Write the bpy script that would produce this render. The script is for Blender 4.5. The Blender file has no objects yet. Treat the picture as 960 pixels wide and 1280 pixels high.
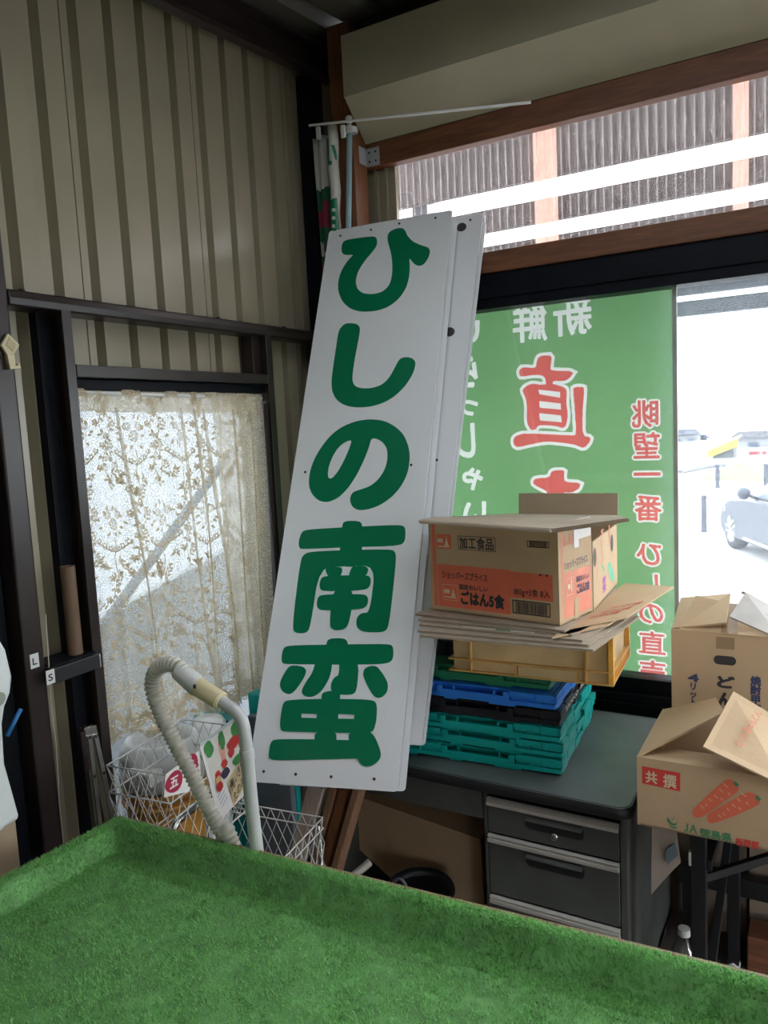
import bpy, bmesh, math, random
import numpy as np
from mathutils import Vector, Matrix

# ------------------------------------------------------------------ camera, sky, exposure
SC = bpy.context.scene
COL = SC.collection
CAMZ = 1.72
FPX = 962.0
R = np.array([[0.86599122, -0.01178333, 0.49992036],
              [0.49753395, 0.12064621, -0.85901366],
              [-0.05019145, 0.99262563, 0.11034117]])
cam_d = bpy.data.cameras.new('camera'); cam = bpy.data.objects.new('camera', cam_d); COL.objects.link(cam)
cam_d.sensor_fit = 'VERTICAL'; cam_d.sensor_height = 34.6; cam_d.lens = FPX / 1280 * 34.6
cam_d.clip_start = 0.02; cam_d.clip_end = 2000
M4 = Matrix([list(R[0]) + [0], list(R[1]) + [0], list(R[2]) + [CAMZ], [0, 0, 0, 1]])
cam.matrix_world = M4
SC.camera = cam
w = bpy.data.worlds.new('overcast_sky'); SC.world = w; w.use_nodes = True
bg = w.node_tree.nodes['Background']; bg.inputs[0].default_value = (0.93, 0.97, 1.0, 1); bg.inputs[1].default_value = 6.8
SC.view_settings.view_transform = 'Standard'; SC.view_settings.look = 'None'
SC.view_settings.gamma = 1; SC.view_settings.use_curve_mapping = False
SC.view_settings.exposure = 0.42
SC.cycles.max_bounces = 10; SC.cycles.diffuse_bounces = 6; SC.cycles.transparent_max_bounces = 24
SC.cycles.caustics_reflective = False; SC.cycles.caustics_refractive = False
SC.cycles.sample_clamp_indirect = 6.0

# ------------------------------------------------------------------ geometry helpers
def ray(px, py):
    return R @ np.array([px - 480, -(py - 640), -FPX]) / FPX
def at(px, py, x=None, y=None, z=None):
    """world point seen at a pixel on the plane x=, y= or z= (z measured from the floor)"""
    r = ray(px, py)
    if x is not None: q = r * (x / r[0])
    elif y is not None: q = r * (y / r[1])
    else: q = r * ((z - CAMZ) / r[2])
    return Vector((q[0], q[1], q[2] + CAMZ))
def at_plane(px, py, o, n):
    r = Vector(ray(px, py)); c = Vector((0, 0, CAMZ))
    return c + r * ((o - c).dot(n) / r.dot(n))
V = Vector
rnd = random.Random(7)

class MB:
    def __init__(self): self.v = []; self.f = []; self.mi = []; self.cur = 0
    def add(self, vs, fs):
        b = len(self.v); self.v += [tuple(p) for p in vs]
        for f in fs: self.f.append(tuple(b + i for i in f)); self.mi.append(self.cur)
        return self
    def box(self, lo, hi, M=None):
        x0, y0, z0 = lo; x1, y1, z1 = hi
        vs = [V((x, y, z)) for z in (z0, z1) for y in (y0, y1) for x in (x0, x1)]
        if M: vs = [M @ p for p in vs]
        return self.add(vs, [(0, 2, 3, 1), (4, 5, 7, 6), (0, 1, 5, 4), (2, 6, 7, 3), (0, 4, 6, 2), (1, 3, 7, 5)])
    def slab(self, pts, t, n=None):
        """flat sheet of thickness t behind the polygon pts (along -normal)"""
        pts = [V(p) for p in pts]
        if n is None:
            n = V((0, 0, 0))
            for i in range(1, len(pts) - 1): n += (pts[i] - pts[0]).cross(pts[i + 1] - pts[0])
            n.normalize()
        k = len(pts)
        vs = pts + [p - n * t for p in pts]
        fs = [tuple(range(k)), tuple(range(2 * k - 1, k - 1, -1))]
        for i in range(k):
            j = (i + 1) % k; fs.append((i, i + k, j + k, j))
        return self.add(vs, fs)
    def prism(self, prof, a, b, ux, uy):
        """profile (2-D list) swept from a to b; ux, uy are the profile axes"""
        a = V(a); b = V(b); k = len(prof)
        vs = [a + ux * p[0] + uy * p[1] for p in prof] + [b + ux * p[0] + uy * p[1] for p in prof]
        fs = [tuple(range(k - 1, -1, -1)), tuple(range(k, 2 * k))]
        for i in range(k):
            j = (i + 1) % k; fs.append((i, j, j + k, i + k))
        return self.add(vs, fs)
    def tube(self, path, r, n=10, cap=True, closed=False):
        path = [V(p) for p in path]; m = len(path)
        rs = r if isinstance(r, (list, tuple)) else [r] * m
        vs = []; fs = []; up = None
        for i, p in enumerate(path):
            if closed: t = path[(i + 1) % m] - path[i - 1]
            else: t = path[min(i + 1, m - 1)] - path[max(i - 1, 0)]
            t.normalize()
            if up is None:
                up = V((0, 0, 1)) if abs(t.z) < .9 else V((1, 0, 0))
            s = t.cross(up); s.normalize(); up = s.cross(t)
            for k in range(n):
                a = 2 * math.pi * k / n
                vs.append(p + (s * math.cos(a) + up * math.sin(a)) * rs[i])
        rng = m if closed else m - 1
        for i in range(rng):
            i2 = (i + 1) % m
            for k in range(n):
                k2 = (k + 1) % n
                fs.append((i * n + k, i * n + k2, i2 * n + k2, i2 * n + k))
        if cap and not closed:
            fs.append(tuple(range(n - 1, -1, -1))); fs.append(tuple((m - 1) * n + k for k in range(n)))
        return self.add(vs, fs)
    def lathe(self, prof, c, n=32, axis=V((0, 0, 1))):
        c = V(c); axis = axis.normalized()
        s = axis.cross(V((1, 0, 0)) if abs(axis.x) < .9 else V((0, 1, 0))).normalized(); t = axis.cross(s)
        m = len(prof); vs = []; fs = []
        for r_, h in prof:
            for k in range(n):
                a = 2 * math.pi * k / n
                vs.append(c + axis * h + (s * math.cos(a) + t * math.sin(a)) * r_)
        for i in range(m - 1):
            for k in range(n):
                k2 = (k + 1) % n
                fs.append((i * n + k, i * n + k2, (i + 1) * n + k2, (i + 1) * n + k))
        return self.add(vs, fs)
    def grid(self, fn, nu, nv):
        vs = [fn(i / nu, j / nv) for j in range(nv + 1) for i in range(nu + 1)]
        fs = [(j * (nu + 1) + i, j * (nu + 1) + i + 1, (j + 1) * (nu + 1) + i + 1, (j + 1) * (nu + 1) + i)
              for j in range(nv) for i in range(nu)]
        return self.add(vs, fs)
    def flat(self, polys2d, o, u, v, lift=0.0):
        n = u.cross(v).normalized()
        for i, (vs, fs) in enumerate(polys2d):
            self.add([o + u * p[0] + v * p[1] + n * (lift + .000006 * i) for p in vs], fs)
        return self
    def build(self, name, mat, parent=None, bevel=0, smooth=False, local=False, seg=2, solid=0, origin=None):
        me = bpy.data.meshes.new(name)
        base = V((0, 0, 0))
        if not local:
            if parent is not None: base = ROOTLOC.get(parent.name, V((0, 0, 0)))
            elif origin is not None: base = V(origin)
            else:
                a = np.array(self.v); lo = a.min(0); hi = a.max(0)
                base = V(((lo[0] + hi[0]) / 2, (lo[1] + hi[1]) / 2, lo[2]))
        me.from_pydata([(p[0] - base.x, p[1] - base.y, p[2] - base.z) for p in self.v], [], self.f)
        mats = mat if isinstance(mat, (list, tuple)) else [mat]
        for m in mats: me.materials.append(m)
        if len(mats) > 1: me.polygons.foreach_set('material_index', self.mi)
        bm = bmesh.new(); bm.from_mesh(me); bmesh.ops.recalc_face_normals(bm, faces=bm.faces) if not getattr(self, 'keepn', False) else None
        bm.to_mesh(me); bm.free()
        if smooth: me.polygons.foreach_set('use_smooth', [True] * len(me.polygons))
        me.update()
        o = bpy.data.objects.new(name, me); COL.objects.link(o)
        if parent is not None: o.parent = parent; ROOTLOC[o.name] = base
        else: o.location = base; ROOTLOC[o.name] = base
        if solid:
            s = o.modifiers.new('s', 'SOLIDIFY'); s.thickness = solid; s.offset = 0
        if bevel:
            b = o.modifiers.new('b', 'BEVEL'); b.width = bevel; b.segments = seg; b.limit_method = 'ANGLE'; b.angle_limit = math.radians(40)
            b.harden_normals = False
        return o
ROOTLOC = {}
def tag(o, label=None, cat=None, group=None, kind=None):
    if label: o['label'] = label
    if cat: o['category'] = cat
    if group: o['group'] = group
    if kind: o['kind'] = kind
    return o
def thing(name, label, cat, loc, rotz=0, group=None):
    o = bpy.data.objects.new(name, None); COL.objects.link(o); o.location = loc; o.rotation_euler = (0, 0, rotz)
    o.empty_display_size = .05; ROOTLOC[o.name] = V(loc)
    return tag(o, label, cat, group)
def copy_tree(o, parent=None):
    c = o.copy(); COL.objects.link(c)
    if parent: c.parent = parent
    for ch in list(o.children): copy_tree(ch, c)
    return c
def struct(mb, name, mat, **k):
    return tag(mb.build(name, mat, **k), kind='structure')

# lettering: flat glyph outlines of the built-in font, and hand-drawn outlines
_gc = {}
def glyph(ch, bold=0.0):
    key = (ch, bold)
    if key not in _gc:
        c = bpy.data.curves.new('g', 'FONT'); c.body = ch; c.size = 1; c.offset = bold; c.resolution_u = 3; c.fill_mode = 'FRONT'
        o = bpy.data.objects.new('g', c); COL.objects.link(o)
        m = bpy.data.meshes.new_from_object(o.evaluated_get(bpy.context.evaluated_depsgraph_get()))
        vs = [(p.co.x, p.co.y) for p in m.vertices]; fs = [tuple(p.vertices) for p in m.polygons]
        bpy.data.objects.remove(o); bpy.data.curves.remove(c); bpy.data.meshes.remove(m)
        _gc[key] = (vs, fs)
    return _gc[key]
def chars(text, x0, y0, x1, y1, bold=0.0, vertical=False):
    """glyphs of text filling the rectangle, in 2-D"""
    out = []; n = len(text)
    if bold > .012:
        rx = bold * (x1 - x0) / (1 if vertical else max(1, n * .95)); ry = bold * (y1 - y0) / (n if vertical else 1)
        for k in range(8):
            a = k * math.pi / 4; out += chars(text, x0 + rx * math.cos(a), y0 + ry * math.sin(a), x1 + rx * math.cos(a), y1 + ry * math.sin(a), 0.0, vertical)
        bold = 0.0
    adv = []
    for ch in text:
        vs, fs = glyph(ch, bold)
        wd = 1.0
        if ord(ch) < 0x2000 and not vertical: wd = (max(p[0] for p in vs) + .08) if vs else .35
        adv.append(wd)
    tot = sum(adv); cur = 0
    for i, ch in enumerate(text):
        vs, fs = glyph(ch, bold)
        if not vertical:
            sx = (x1 - x0) / tot; sy = (y1 - y0) / .94
            out.append(([(x0 + (cur + p[0]) * sx, y0 + (p[1] + .08) * sy) for p in vs], fs)); cur += adv[i]
        else:
            ch_h = (y1 - y0) / n; sx = (x1 - x0)
            yb = y1 - (i + 1) * ch_h
            off = 0 if ord(ch) > 0x2000 else .22
            out.append(([(x0 + (p[0] + off) * sx, yb + (p[1] + .08) * ch_h / .98) for p in vs], fs))
    return out
def rect2(x0, y0, x1, y1): return ([(x0, y0), (x1, y0), (x1, y1), (x0, y1)], [(0, 1, 2, 3)])
def ring2(x0, y0, x1, y1, t):
    return [rect2(x0, y0, x1, y0 + t), rect2(x0, y1 - t, x1, y1), rect2(x0, y0 + t, x0 + t, y1 - t), rect2(x1 - t, y0 + t, x1, y1 - t)]
def barcode2(x0, y0, x1, y1, seed=1):
    rr = random.Random(seed); out = []; x = x0
    while x < x1:
        wd = rr.choice((.006, .012, .018)) * (x1 - x0); out.append(rect2(x, y0, min(x + wd, x1), y1)); x += wd + rr.choice((.008, .014)) * (x1 - x0)
    return out
def chaikin(pts, k=2):
    for _ in range(k):
        q = []
        for i in range(len(pts)):
            a = pts[i]; b = pts[(i + 1) % len(pts)]
            q.append((a[0] * .78 + b[0] * .22, a[1] * .78 + b[1] * .22)); q.append((a[0] * .22 + b[0] * .78, a[1] * .22 + b[1] * .78))
        pts = q
    return pts
def fill2(loops, smooth=2):
    """fill an outline (with holes) -> 2-D mesh"""
    c = bpy.data.curves.new('p', 'CURVE'); c.dimensions = '2D'; c.fill_mode = 'BOTH'
    for lp in loops:
        q = chaikin(lp, smooth) if smooth else lp
        s = c.splines.new('POLY'); s.points.add(len(q) - 1)
        for i, p in enumerate(q): s.points[i].co = (p[0], p[1], 0, 1)
        s.use_cyclic_u = True
    o = bpy.data.objects.new('p', c); COL.objects.link(o)
    m = bpy.data.meshes.new_from_object(o.evaluated_get(bpy.context.evaluated_depsgraph_get()))
    vs = [(p.co.x, p.co.y) for p in m.vertices]; fs = [tuple(p.vertices) for p in m.polygons]
    bpy.data.objects.remove(o); bpy.data.curves.remove(c); bpy.data.meshes.remove(m)
    return vs, fs
def grow(pts, d):
    a = sum(pts[i][0] * pts[(i + 1) % len(pts)][1] - pts[(i + 1) % len(pts)][0] * pts[i][1] for i in range(len(pts)))
    s = 1 if a > 0 else -1; out = []
    for i in range(len(pts)):
        p0, p, p1 = V(pts[i - 1]), V(pts[i]), V(pts[(i + 1) % len(pts)])
        e0 = (p - p0).normalized(); e1 = (p1 - p).normalized()
        n = (V((e0.y, -e0.x)) + V((e1.y, -e1.x)))
        if n.length < 1e-6: n = V((e0.y, -e0.x))
        n.normalize(); k = max(.45, n.dot(V((e0.y, -e0.x))))
        q = p + n * (s * d / k); out.append((q.x, q.y))
    return out

# ------------------------------------------------------------------ materials
MATS = {}
def mat(name, col, rough=.6, metal=0.0, var=.12, scale=14, bump=0.0, bscale=60, stretch=None, spec=.5, coat=0, trans=0):
    if name in MATS: return MATS[name]
    m = bpy.data.materials.new(name); m.use_nodes = True; nt = m.node_tree; N = nt.nodes; L = nt.links
    b = N['Principled BSDF']; b.inputs['Roughness'].default_value = rough; b.inputs['Metallic'].default_value = metal
    b.inputs['Specular IOR Level'].default_value = spec; b.inputs['Coat Weight'].default_value = coat; b.inputs['Coat Roughness'].default_value = .15
    tc = N.new('ShaderNodeTexCoord'); mp = N.new('ShaderNodeMapping'); L.new(tc.outputs['Object'], mp.inputs[0])
    if stretch: mp.inputs['Scale'].default_value = stretch
    nz = N.new('ShaderNodeTexNoise'); nz.inputs['Scale'].default_value = scale; nz.inputs['Detail'].default_value = 6; L.new(mp.outputs[0], nz.inputs[0])
    cr = N.new('ShaderNodeMapRange'); cr.inputs[1].default_value = .3; cr.inputs[2].default_value = .7
    cr.inputs[3].default_value = 1 - var; cr.inputs[4].default_value = 1 + var; L.new(nz.outputs[0], cr.inputs[0])
    mx = N.new('ShaderNodeMix'); mx.data_type = 'RGBA'; mx.blend_type = 'MULTIPLY'; mx.inputs[0].default_value = 1
    mx.inputs[6].default_value = (*col, 1)
    cc = N.new('ShaderNodeCombineColor'); [L.new(cr.outputs[0], cc.inputs[i]) for i in range(3)]
    L.new(cc.outputs[0], mx.inputs[7]); L.new(mx.outputs[2], b.inputs['Base Color'])
    if bump:
        n2 = N.new('ShaderNodeTexNoise'); n2.inputs['Scale'].default_value = bscale; L.new(mp.outputs[0], n2.inputs[0])
        bp = N.new('ShaderNodeBump'); bp.inputs['Strength'].default_value = bump; bp.inputs['Distance'].default_value = .01
        L.new(n2.outputs[0], bp.inputs['Height']); L.new(bp.outputs[0], b.inputs['Normal'])
    if trans:
        tr = N.new('ShaderNodeBsdfTranslucent'); L.new(mx.outputs[2], tr.inputs[0]); ms = N.new('ShaderNodeMixShader'); ms.inputs[0].default_value = trans
        L.new(b.outputs[0], ms.inputs[1]); L.new(tr.outputs[0], ms.inputs[2]); L.new(ms.outputs[0], N['Material Output'].inputs[0])
    MATS[name] = m; return m
def glass_mat(name, tint=(1, 1, 1), dust=.05, dustcol=(.8, .84, .9), gloss=.06, rough=.02):
    m = bpy.data.materials.new(name); m.use_nodes = True; nt = m.node_tree; N = nt.nodes; L = nt.links; N.remove(N['Principled BSDF'])
    t = N.new('ShaderNodeBsdfTransparent'); t.inputs[0].default_value = (*tint, 1)
    g = N.new('ShaderNodeBsdfGlossy'); g.inputs['Roughness'].default_value = rough
    tl = N.new('ShaderNodeBsdfTranslucent'); tl.inputs[0].default_value = (*dustcol, 1)
    m1 = N.new('ShaderNodeMixShader'); m2 = N.new('ShaderNodeMixShader'); m1.inputs[0].default_value = dust; m2.inputs[0].default_value = gloss
    if dust > 0:
        tc = N.new('ShaderNodeTexCoord'); nz = N.new('ShaderNodeTexNoise'); nz.inputs['Scale'].default_value = 25; nz.inputs['Detail'].default_value = 8; L.new(tc.outputs['Object'], nz.inputs[0])
        mr = N.new('ShaderNodeMapRange'); mr.inputs[3].default_value = dust * .6; mr.inputs[4].default_value = dust * 1.4; L.new(nz.outputs[0], mr.inputs[0]); L.new(mr.outputs[0], m1.inputs[0])
    L.new(t.outputs[0], m1.inputs[1]); L.new(tl.outputs[0], m1.inputs[2]); L.new(m1.outputs[0], m2.inputs[1]); L.new(g.outputs[0], m2.inputs[2])
    L.new(m2.outputs[0], N['Material Output'].inputs[0]); return m
def wood(name, col, dark, rough=.55, axis=0):
    m = bpy.data.materials.new(name); m.use_nodes = True; nt = m.node_tree; N = nt.nodes; L = nt.links; b = N['Principled BSDF']; b.inputs['Roughness'].default_value = rough
    tc = N.new('ShaderNodeTexCoord'); mp = N.new('ShaderNodeMapping'); L.new(tc.outputs['Object'], mp.inputs[0])
    s = [14, 14, 14]; s[axis] = 1.2; mp.inputs['Scale'].default_value = s
    nz = N.new('ShaderNodeTexNoise'); nz.inputs['Scale'].default_value = 2.2; nz.inputs['Detail'].default_value = 8; nz.inputs['Distortion'].default_value = 1.2; L.new(mp.outputs[0], nz.inputs[0])
    wv = N.new('ShaderNodeTexNoise'); wv.inputs['Scale'].default_value = 9; wv.inputs['Detail'].default_value = 3; L.new(mp.outputs[0], wv.inputs[0])
    ad = N.new('ShaderNodeMath'); ad.operation = 'ADD'; L.new(nz.outputs[0], ad.inputs[0]); L.new(wv.outputs[0], ad.inputs[1])
    cr = N.new('ShaderNodeValToRGB'); cr.color_ramp.elements[0].position = .33; cr.color_ramp.elements[1].position = .62
    dv = N.new('ShaderNodeMath'); dv.operation = 'MULTIPLY'; dv.inputs[1].default_value = .5; L.new(ad.outputs[0], dv.inputs[0]); L.new(dv.outputs[0], cr.inputs[0])
    cr.color_ramp.elements[0].color = (*dark, 1); cr.color_ramp.elements[1].color = (*col, 1); L.new(cr.outputs[0], b.inputs['Base Color'])
    bp = N.new('ShaderNodeBump'); bp.inputs['Strength'].default_value = .15; bp.inputs['Distance'].default_value = .004; L.new(dv.outputs[0], bp.inputs['Height']); L.new(bp.outputs[0], b.inputs['Normal'])
    MATS[name] = m; return m

m_sheet = mat('beige_steel_sheet', (.30, .26, .185), .25, var=.06, scale=5)
m_brown = mat('dark_brown_steel', (.026, .018, .017), .3, var=.25, scale=9, spec=.4)
m_black = mat('black_aluminium', (.006, .007, .011), .45, var=.2, spec=.12)
m_beamw = wood('stained_beam_wood', (.19, .07, .03), (.085, .03, .014), axis=0)
m_postw = wood('stained_post_wood', (.22, .085, .033), (.11, .042, .018), axis=2)
m_plankw = wood('plank_wood', (.30, .17, .10), (.16, .085, .05), axis=2)
m_plankg = wood('grey_plank_wood', (.55, .46, .40), (.34, .27, .23), axis=2)
m_cream = mat('cream_panel', (.38, .35, .25), .55, var=.05, scale=6)
m_white = mat('sign_white', (.78, .79, .82), .28, var=.03, scale=3)
m_alu = mat('aluminium_edge', (.42, .44, .47), .4, metal=.3, var=.05)
m_green = mat('sign_green', (.0, .17, .075), .3, var=.04, scale=3)
m_card = mat('cardboard', (.52, .365, .22), .8, var=.06, scale=5, bump=.1, bscale=40)
m_cardi = mat('cardboard_inside', (.40, .30, .20), .85, var=.07, scale=6, bump=.08, bscale=50)
m_cardg = mat('grey_cardboard', (.42, .34, .26), .85, var=.1, scale=9, bump=.1, bscale=50)
m_orange = mat('orange_print', (.75, .16, .085), .6, var=.06)
m_red = mat('red_print', (.68, .06, .045), .6, var=.06)
m_ink = mat('dark_ink', (.035, .03, .035), .6, var=.05)
m_inkb = mat('blue_black_ink', (.05, .055, .13), .6, var=.05)
m_inkg = mat('green_ink', (.08, .25, .12), .6, var=.05)
m_cardtxt = mat('pale_print', (.72, .58, .40), .7, var=.05)
m_tape = mat('brown_tape', (.33, .22, .13), .25, var=.05)
m_teal = mat('teal_plastic', (.005, .42, .39), .35, var=.06)
m_blue = mat('blue_plastic', (.03, .23, .80), .35, var=.06)
m_blk = mat('black_plastic', (.015, .016, .022), .35, var=.1)
m_dgreen = mat('dark_green_plastic', (.018, .21, .10), .35, var=.08)
m_yellow = mat('yellow_plastic', (.80, .60, .32), .45, var=.16, scale=9, trans=.3)
m_yellowm = mat('mid_yellow_rim', (.82, .52, .18), .4, var=.1, trans=.3)
m_yellowr = mat('bright_yellow_rim', (.85, .42, .07), .4, var=.08)
m_deskg = mat('desk_grey_green_steel', (.075, .080, .076), .42, var=.2, scale=7, bump=.03)
m_desktop = mat('desk_top_vinyl', (.135, .145, .15), .36, var=.22, scale=6, spec=.35)
m_rubber = mat('black_rubber', (.015, .016, .018), .4, var=.1)
m_chrome = mat('brushed_steel', (.62, .62, .60), .22, metal=1, var=.08)
m_trimm = mat('aluminium_trim', (.50, .48, .44), .4, metal=.15, var=.08)
m_galv = mat('galvanised_steel', (.16, .18, .22), .5, metal=.2, var=.3, scale=90)
m_conc = mat('dark_concrete', (.11, .095, .085), .85, var=.2, scale=4)
m_wire = mat('white_coated_wire', (.70, .70, .68), .35, var=.05)
m_hose = mat('grey_hose_plastic', (.50, .47, .41), .45, var=.08)
m_wand = mat('pale_grey_plastic', (.46, .46, .46), .4, var=.05)
m_creamp = mat('aged_cream_plastic', (.62, .53, .33), .4, var=.06)
m_whitep = mat('white_plastic', (.72, .72, .72), .35, var=.04)
m_otub = mat('ochre_plastic', (.55, .26, .04), .4, var=.1)
m_paper = mat('paper', (.72, .70, .68), .8, var=.05)
m_roofs = mat('roof_sheet', (.13, .12, .10), .5, var=.08)
m_ltblue = mat('light_blue_pole', (.38, .57, .63), .35, var=.05)

# ================================================================== ROOM SHELL
XF, XS = -1.70, -1.78          # front of the left frame, inner face of the left siding
YB = 2.60                      # front of the beams of the window wall
def ZR(z): return z + CAMZ
# --- left siding: flats with recessed ribs
def siding(y0, y1, z0, z1a, z1b, name):
    prof = []; y = y0
    pitch = .1215; rib0 = 1.385
    k0 = int(math.floor((y0 - rib0) / pitch)); 
    prof.append((y0, 0))
    k = k0
    while True:
        yr = rib0 + k * pitch
        if yr > y1 - .05: break
        if yr > y0 + .001:
            prof += [(yr, 0), (yr + .004, -.030), (yr + .022, -.030), (yr + .033, 0)]
            if k % 4 == 0: prof += [(yr + .0935, 0), (yr + .0945, -.006), (yr + .0965, -.006), (yr + .0975, 0)]
        k += 1
    prof.append((y1, 0))
    mb = MB(); n = len(prof)
    vs = []
    for (yy, dx) in prof:
        t = (yy - y0) / (y1 - y0); zt = z1a + (z1b - z1a) * t
        vs += [V((XS + dx, yy, z0)), V((XS + dx, yy, zt)), V((XS + dx - .004, yy, z0)), V((XS + dx - .004, yy, zt))]
    fs = []
    for i in range(n - 1):
        a = 4 * i; b = a + 4
        fs += [(a, b, b + 1, a + 1), (a + 2, a + 3, b + 3, b + 2), (a + 1, b + 1, b + 3, a + 3), (a, a + 2, b + 2, b)]
    mb.add(vs, fs); return mb
WIN_Y0, WIN_Y1 = 1.355, 2.175
WIN_Z0, WIN_Z1 = ZR(-1.45), ZR(.17)
a = siding(-1.30, WIN_Y0, 0, 2.80, 3.10, 'w'); struct(a, 'wall_left', m_sheet)
mb = MB(); mb.box((-1.9, -1.35, 1.95), (1.95, -1.30, 3.2)); mb.box((-1.9, -1.35, 0), (1.25, -1.30, 2.25)); struct(mb, 'wall_front', m_sheet)  # unseen wall; its opening is shaped for the light from behind
a = siding(WIN_Y0, WIN_Y1, WIN_Z1, 3.10, 3.18, 'w'); struct(a, 'wall_left', m_sheet)
a = siding(WIN_Y1, 2.72, 0, 3.18, 3.22, 'w'); struct(a, 'wall_left', m_sheet)
mb = MB(); mb.box((XS - .004, WIN_Y0, 0), (XS, WIN_Y1, WIN_Z0)); struct(mb, 'wall_left', m_sheet)
# --- floor
mb = MB(); mb.box((-1.9, -1.6, -.05), (1.95, 2.75, 0)); struct(mb, 'floor', m_conc)
# --- left framing (each member its own trim)
def member(lo, hi, m=m_brown, bev=.003, name='trim_1'):
    mb = MB(); mb.box(lo, hi); return struct(mb, name, m, bevel=bev)
def channel_post(y0, y1, z0, z1, name):
    """lipped channel: face towards the room, open side towards the camera"""
    mb = MB(); t = .004
    mb.box((XF - t, y0, z0), (XF, y1, z1)); mb.box((XS + .001, y1 - t, z0), (XF - t, y1, z1)); mb.box((XS + .001, y0 + .006, z0), (XS + .006, y1 - t, z1))
    mb.box((XF - .018, y0, z0), (XF - t, y0 + t, z1))
    return struct(mb, name, m_brown, bevel=.0012)
bigp = MB(); bigp.box((XS + .001, 1.137, 0), (XF, 1.193, 2.86)); bigp = struct(bigp, 'trim_1', m_brown, bevel=.006)
channel_post(1.338, 1.367, 0, ZR(.340), 'trim_2')
mb = MB(); mb.box((XS + .001, 1.300, 0), (XS + .03, 1.337, ZR(.335))); struct(mb, 'trim_15', m_black)
mb = MB(); mb.box((XS + .001, 2.165, 0), (XF, 2.198, ZR(.338))); mb.box((XS + .001, 2.125, ZR(.17)), (XS + .05, 2.165, ZR(.338))); struct(mb, 'trim_3', m_brown, bevel=.002)
mb = MB()   # horizontal rail: rolled channel
prof = [(0, .337), (-.004, .333), (-.074, .333), (-.079, .337), (-.079, .372), (-.004, .372), (0, .367), (.002, .352)]
mb.prism([(p[0], p[1]) for p in prof], (XF, 1.194, CAMZ), (XF, 2.52, CAMZ), V((1, 0, 0)), V((0, 0, 1)))
rail = struct(mb, 'trim_4', m_brown, bevel=.003)
mb = MB()
for yy in (1.245, 1.95, 2.3):
    mb.lathe([(0, .379), (.009, .378), (.009, .370), (0, .370)], (XF - .02, yy, CAMZ), 10)
b = mb.build('bolt_head', m_brown, rail)
member((XS + .001, 1.369, ZR(.168)), (XF, 2.164, ZR(.201)), name='trim_5', bev=.002)
member((XS + .001, 1.369, ZR(.136)), (XF - .028, 2.164, ZR(.167)), m_black, name='trim_6')
# corner column behind the flag
member((XS + .001, 2.55, 0), (XS + .06, 2.70, 3.06), m_black, name='trim_7')
# black panel filling the black area left of the big post
mb = MB(); mb.box((XS + .001, .1, 0), (XS + .035, 1.13, ZR(.6))); struct(mb, 'black_panel', m_black, bevel=.003)
# eave beam along the left wall, under the sloping roof
mb = MB()
bz = lambda y: ZR(1.227 + (y - 1.692) * .095)
ys = (-1.5, 2.66)
mb.add([V((x, y, bz(y) + dz)) for y in ys for (x, dz) in ((-1.70, 0), (-1.655, .0), (-1.655, .016), (-1.692, .016), (-1.692, .105), (-1.655, .105), (-1.655, .12), (-1.70, .12))],
       [tuple(range(7, -1, -1)), tuple(range(8, 16))] + [(i, (i + 1) % 8, 8 + (i + 1) % 8, 8 + i) for i in range(8)])
struct(mb, 'trim_8', m_brown, bevel=.002)
# --- ceiling: ribbed roof sheet rising to the window wall + purlins
rz = lambda y: bz(y) + .155
SKX0, SKX1, SKY0, SKY1 = -1.05, 1.30, .45, 1.75       # unseen skylight, added to light the display table from above
def roof_piece(xa, xb, ya, yb, name, m, th=.004):
    mb = MB(); prof = []; x = -1.9
    while x < 1.95:
        prof += [(x, 0), (x + .10, 0), (x + .125, .04), (x + .155, .04)]; x += .18
    prof = [p for p in prof if xa - .001 <= p[0] <= xb + .001]; vs = []
    for (xx, dz) in prof:
        for y in (ya, yb): vs += [V((xx, y, rz(y) + dz)), V((xx, y, rz(y) + dz + th))]
    fs = []
    for i in range(len(prof) - 1):
        a = 4 * i; b = a + 4
        fs += [(a, a + 2, b + 2, b), (a + 1, b + 1, b + 3, a + 3)]
    mb.add(vs, fs); return struct(mb, name, m)
roof_piece(-1.9, 1.95, SKY1, 2.66, 'ceiling', m_roofs); roof_piece(-1.9, 1.95, -1.5, SKY0, 'ceiling', m_roofs)
roof_piece(-1.9, SKX0 + .06, SKY0, SKY1, 'ceiling', m_roofs); roof_piece(SKX1 - .06, 1.95, SKY0, SKY1, 'ceiling', m_roofs)
roof_piece(SKX0 - .08, SKX1 + .08, SKY0, SKY1, 'added_skylight', glass_mat('added_skylight_sheet', (.55, .56, .56), .15, (.85, .88, .88), .05, .1), .0015)
for i, yy in enumerate((2.56, 1.80, .5, -.6)):
    mb = MB(); mb.box((-1.69, yy, rz(yy) - .10), (1.84, yy + .045, rz(yy) + .002)); struct(mb, 'trim_%d' % (20 + i), m_brown, bevel=.002)
# --- window wall
PX0, PX1 = -1.513, 1.85
mb = MB(); mb.box((-1.603, 2.512, 0), (-1.513, 2.605, 3.17)); post = struct(mb, 'trim_9', m_postw, bevel=.003)
mb = MB(); mb.box((-1.512, YB, ZR(.96)), (PX1, YB + .045, ZR(1.047))); ub = struct(mb, 'trim_10', m_beamw, bevel=.003)
mb = MB(); mb.box((-1.512, YB, ZR(.516)), (PX1, YB + .045, ZR(.588))); struct(mb, 'trim_11', m_beamw, bevel=.003)
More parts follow.
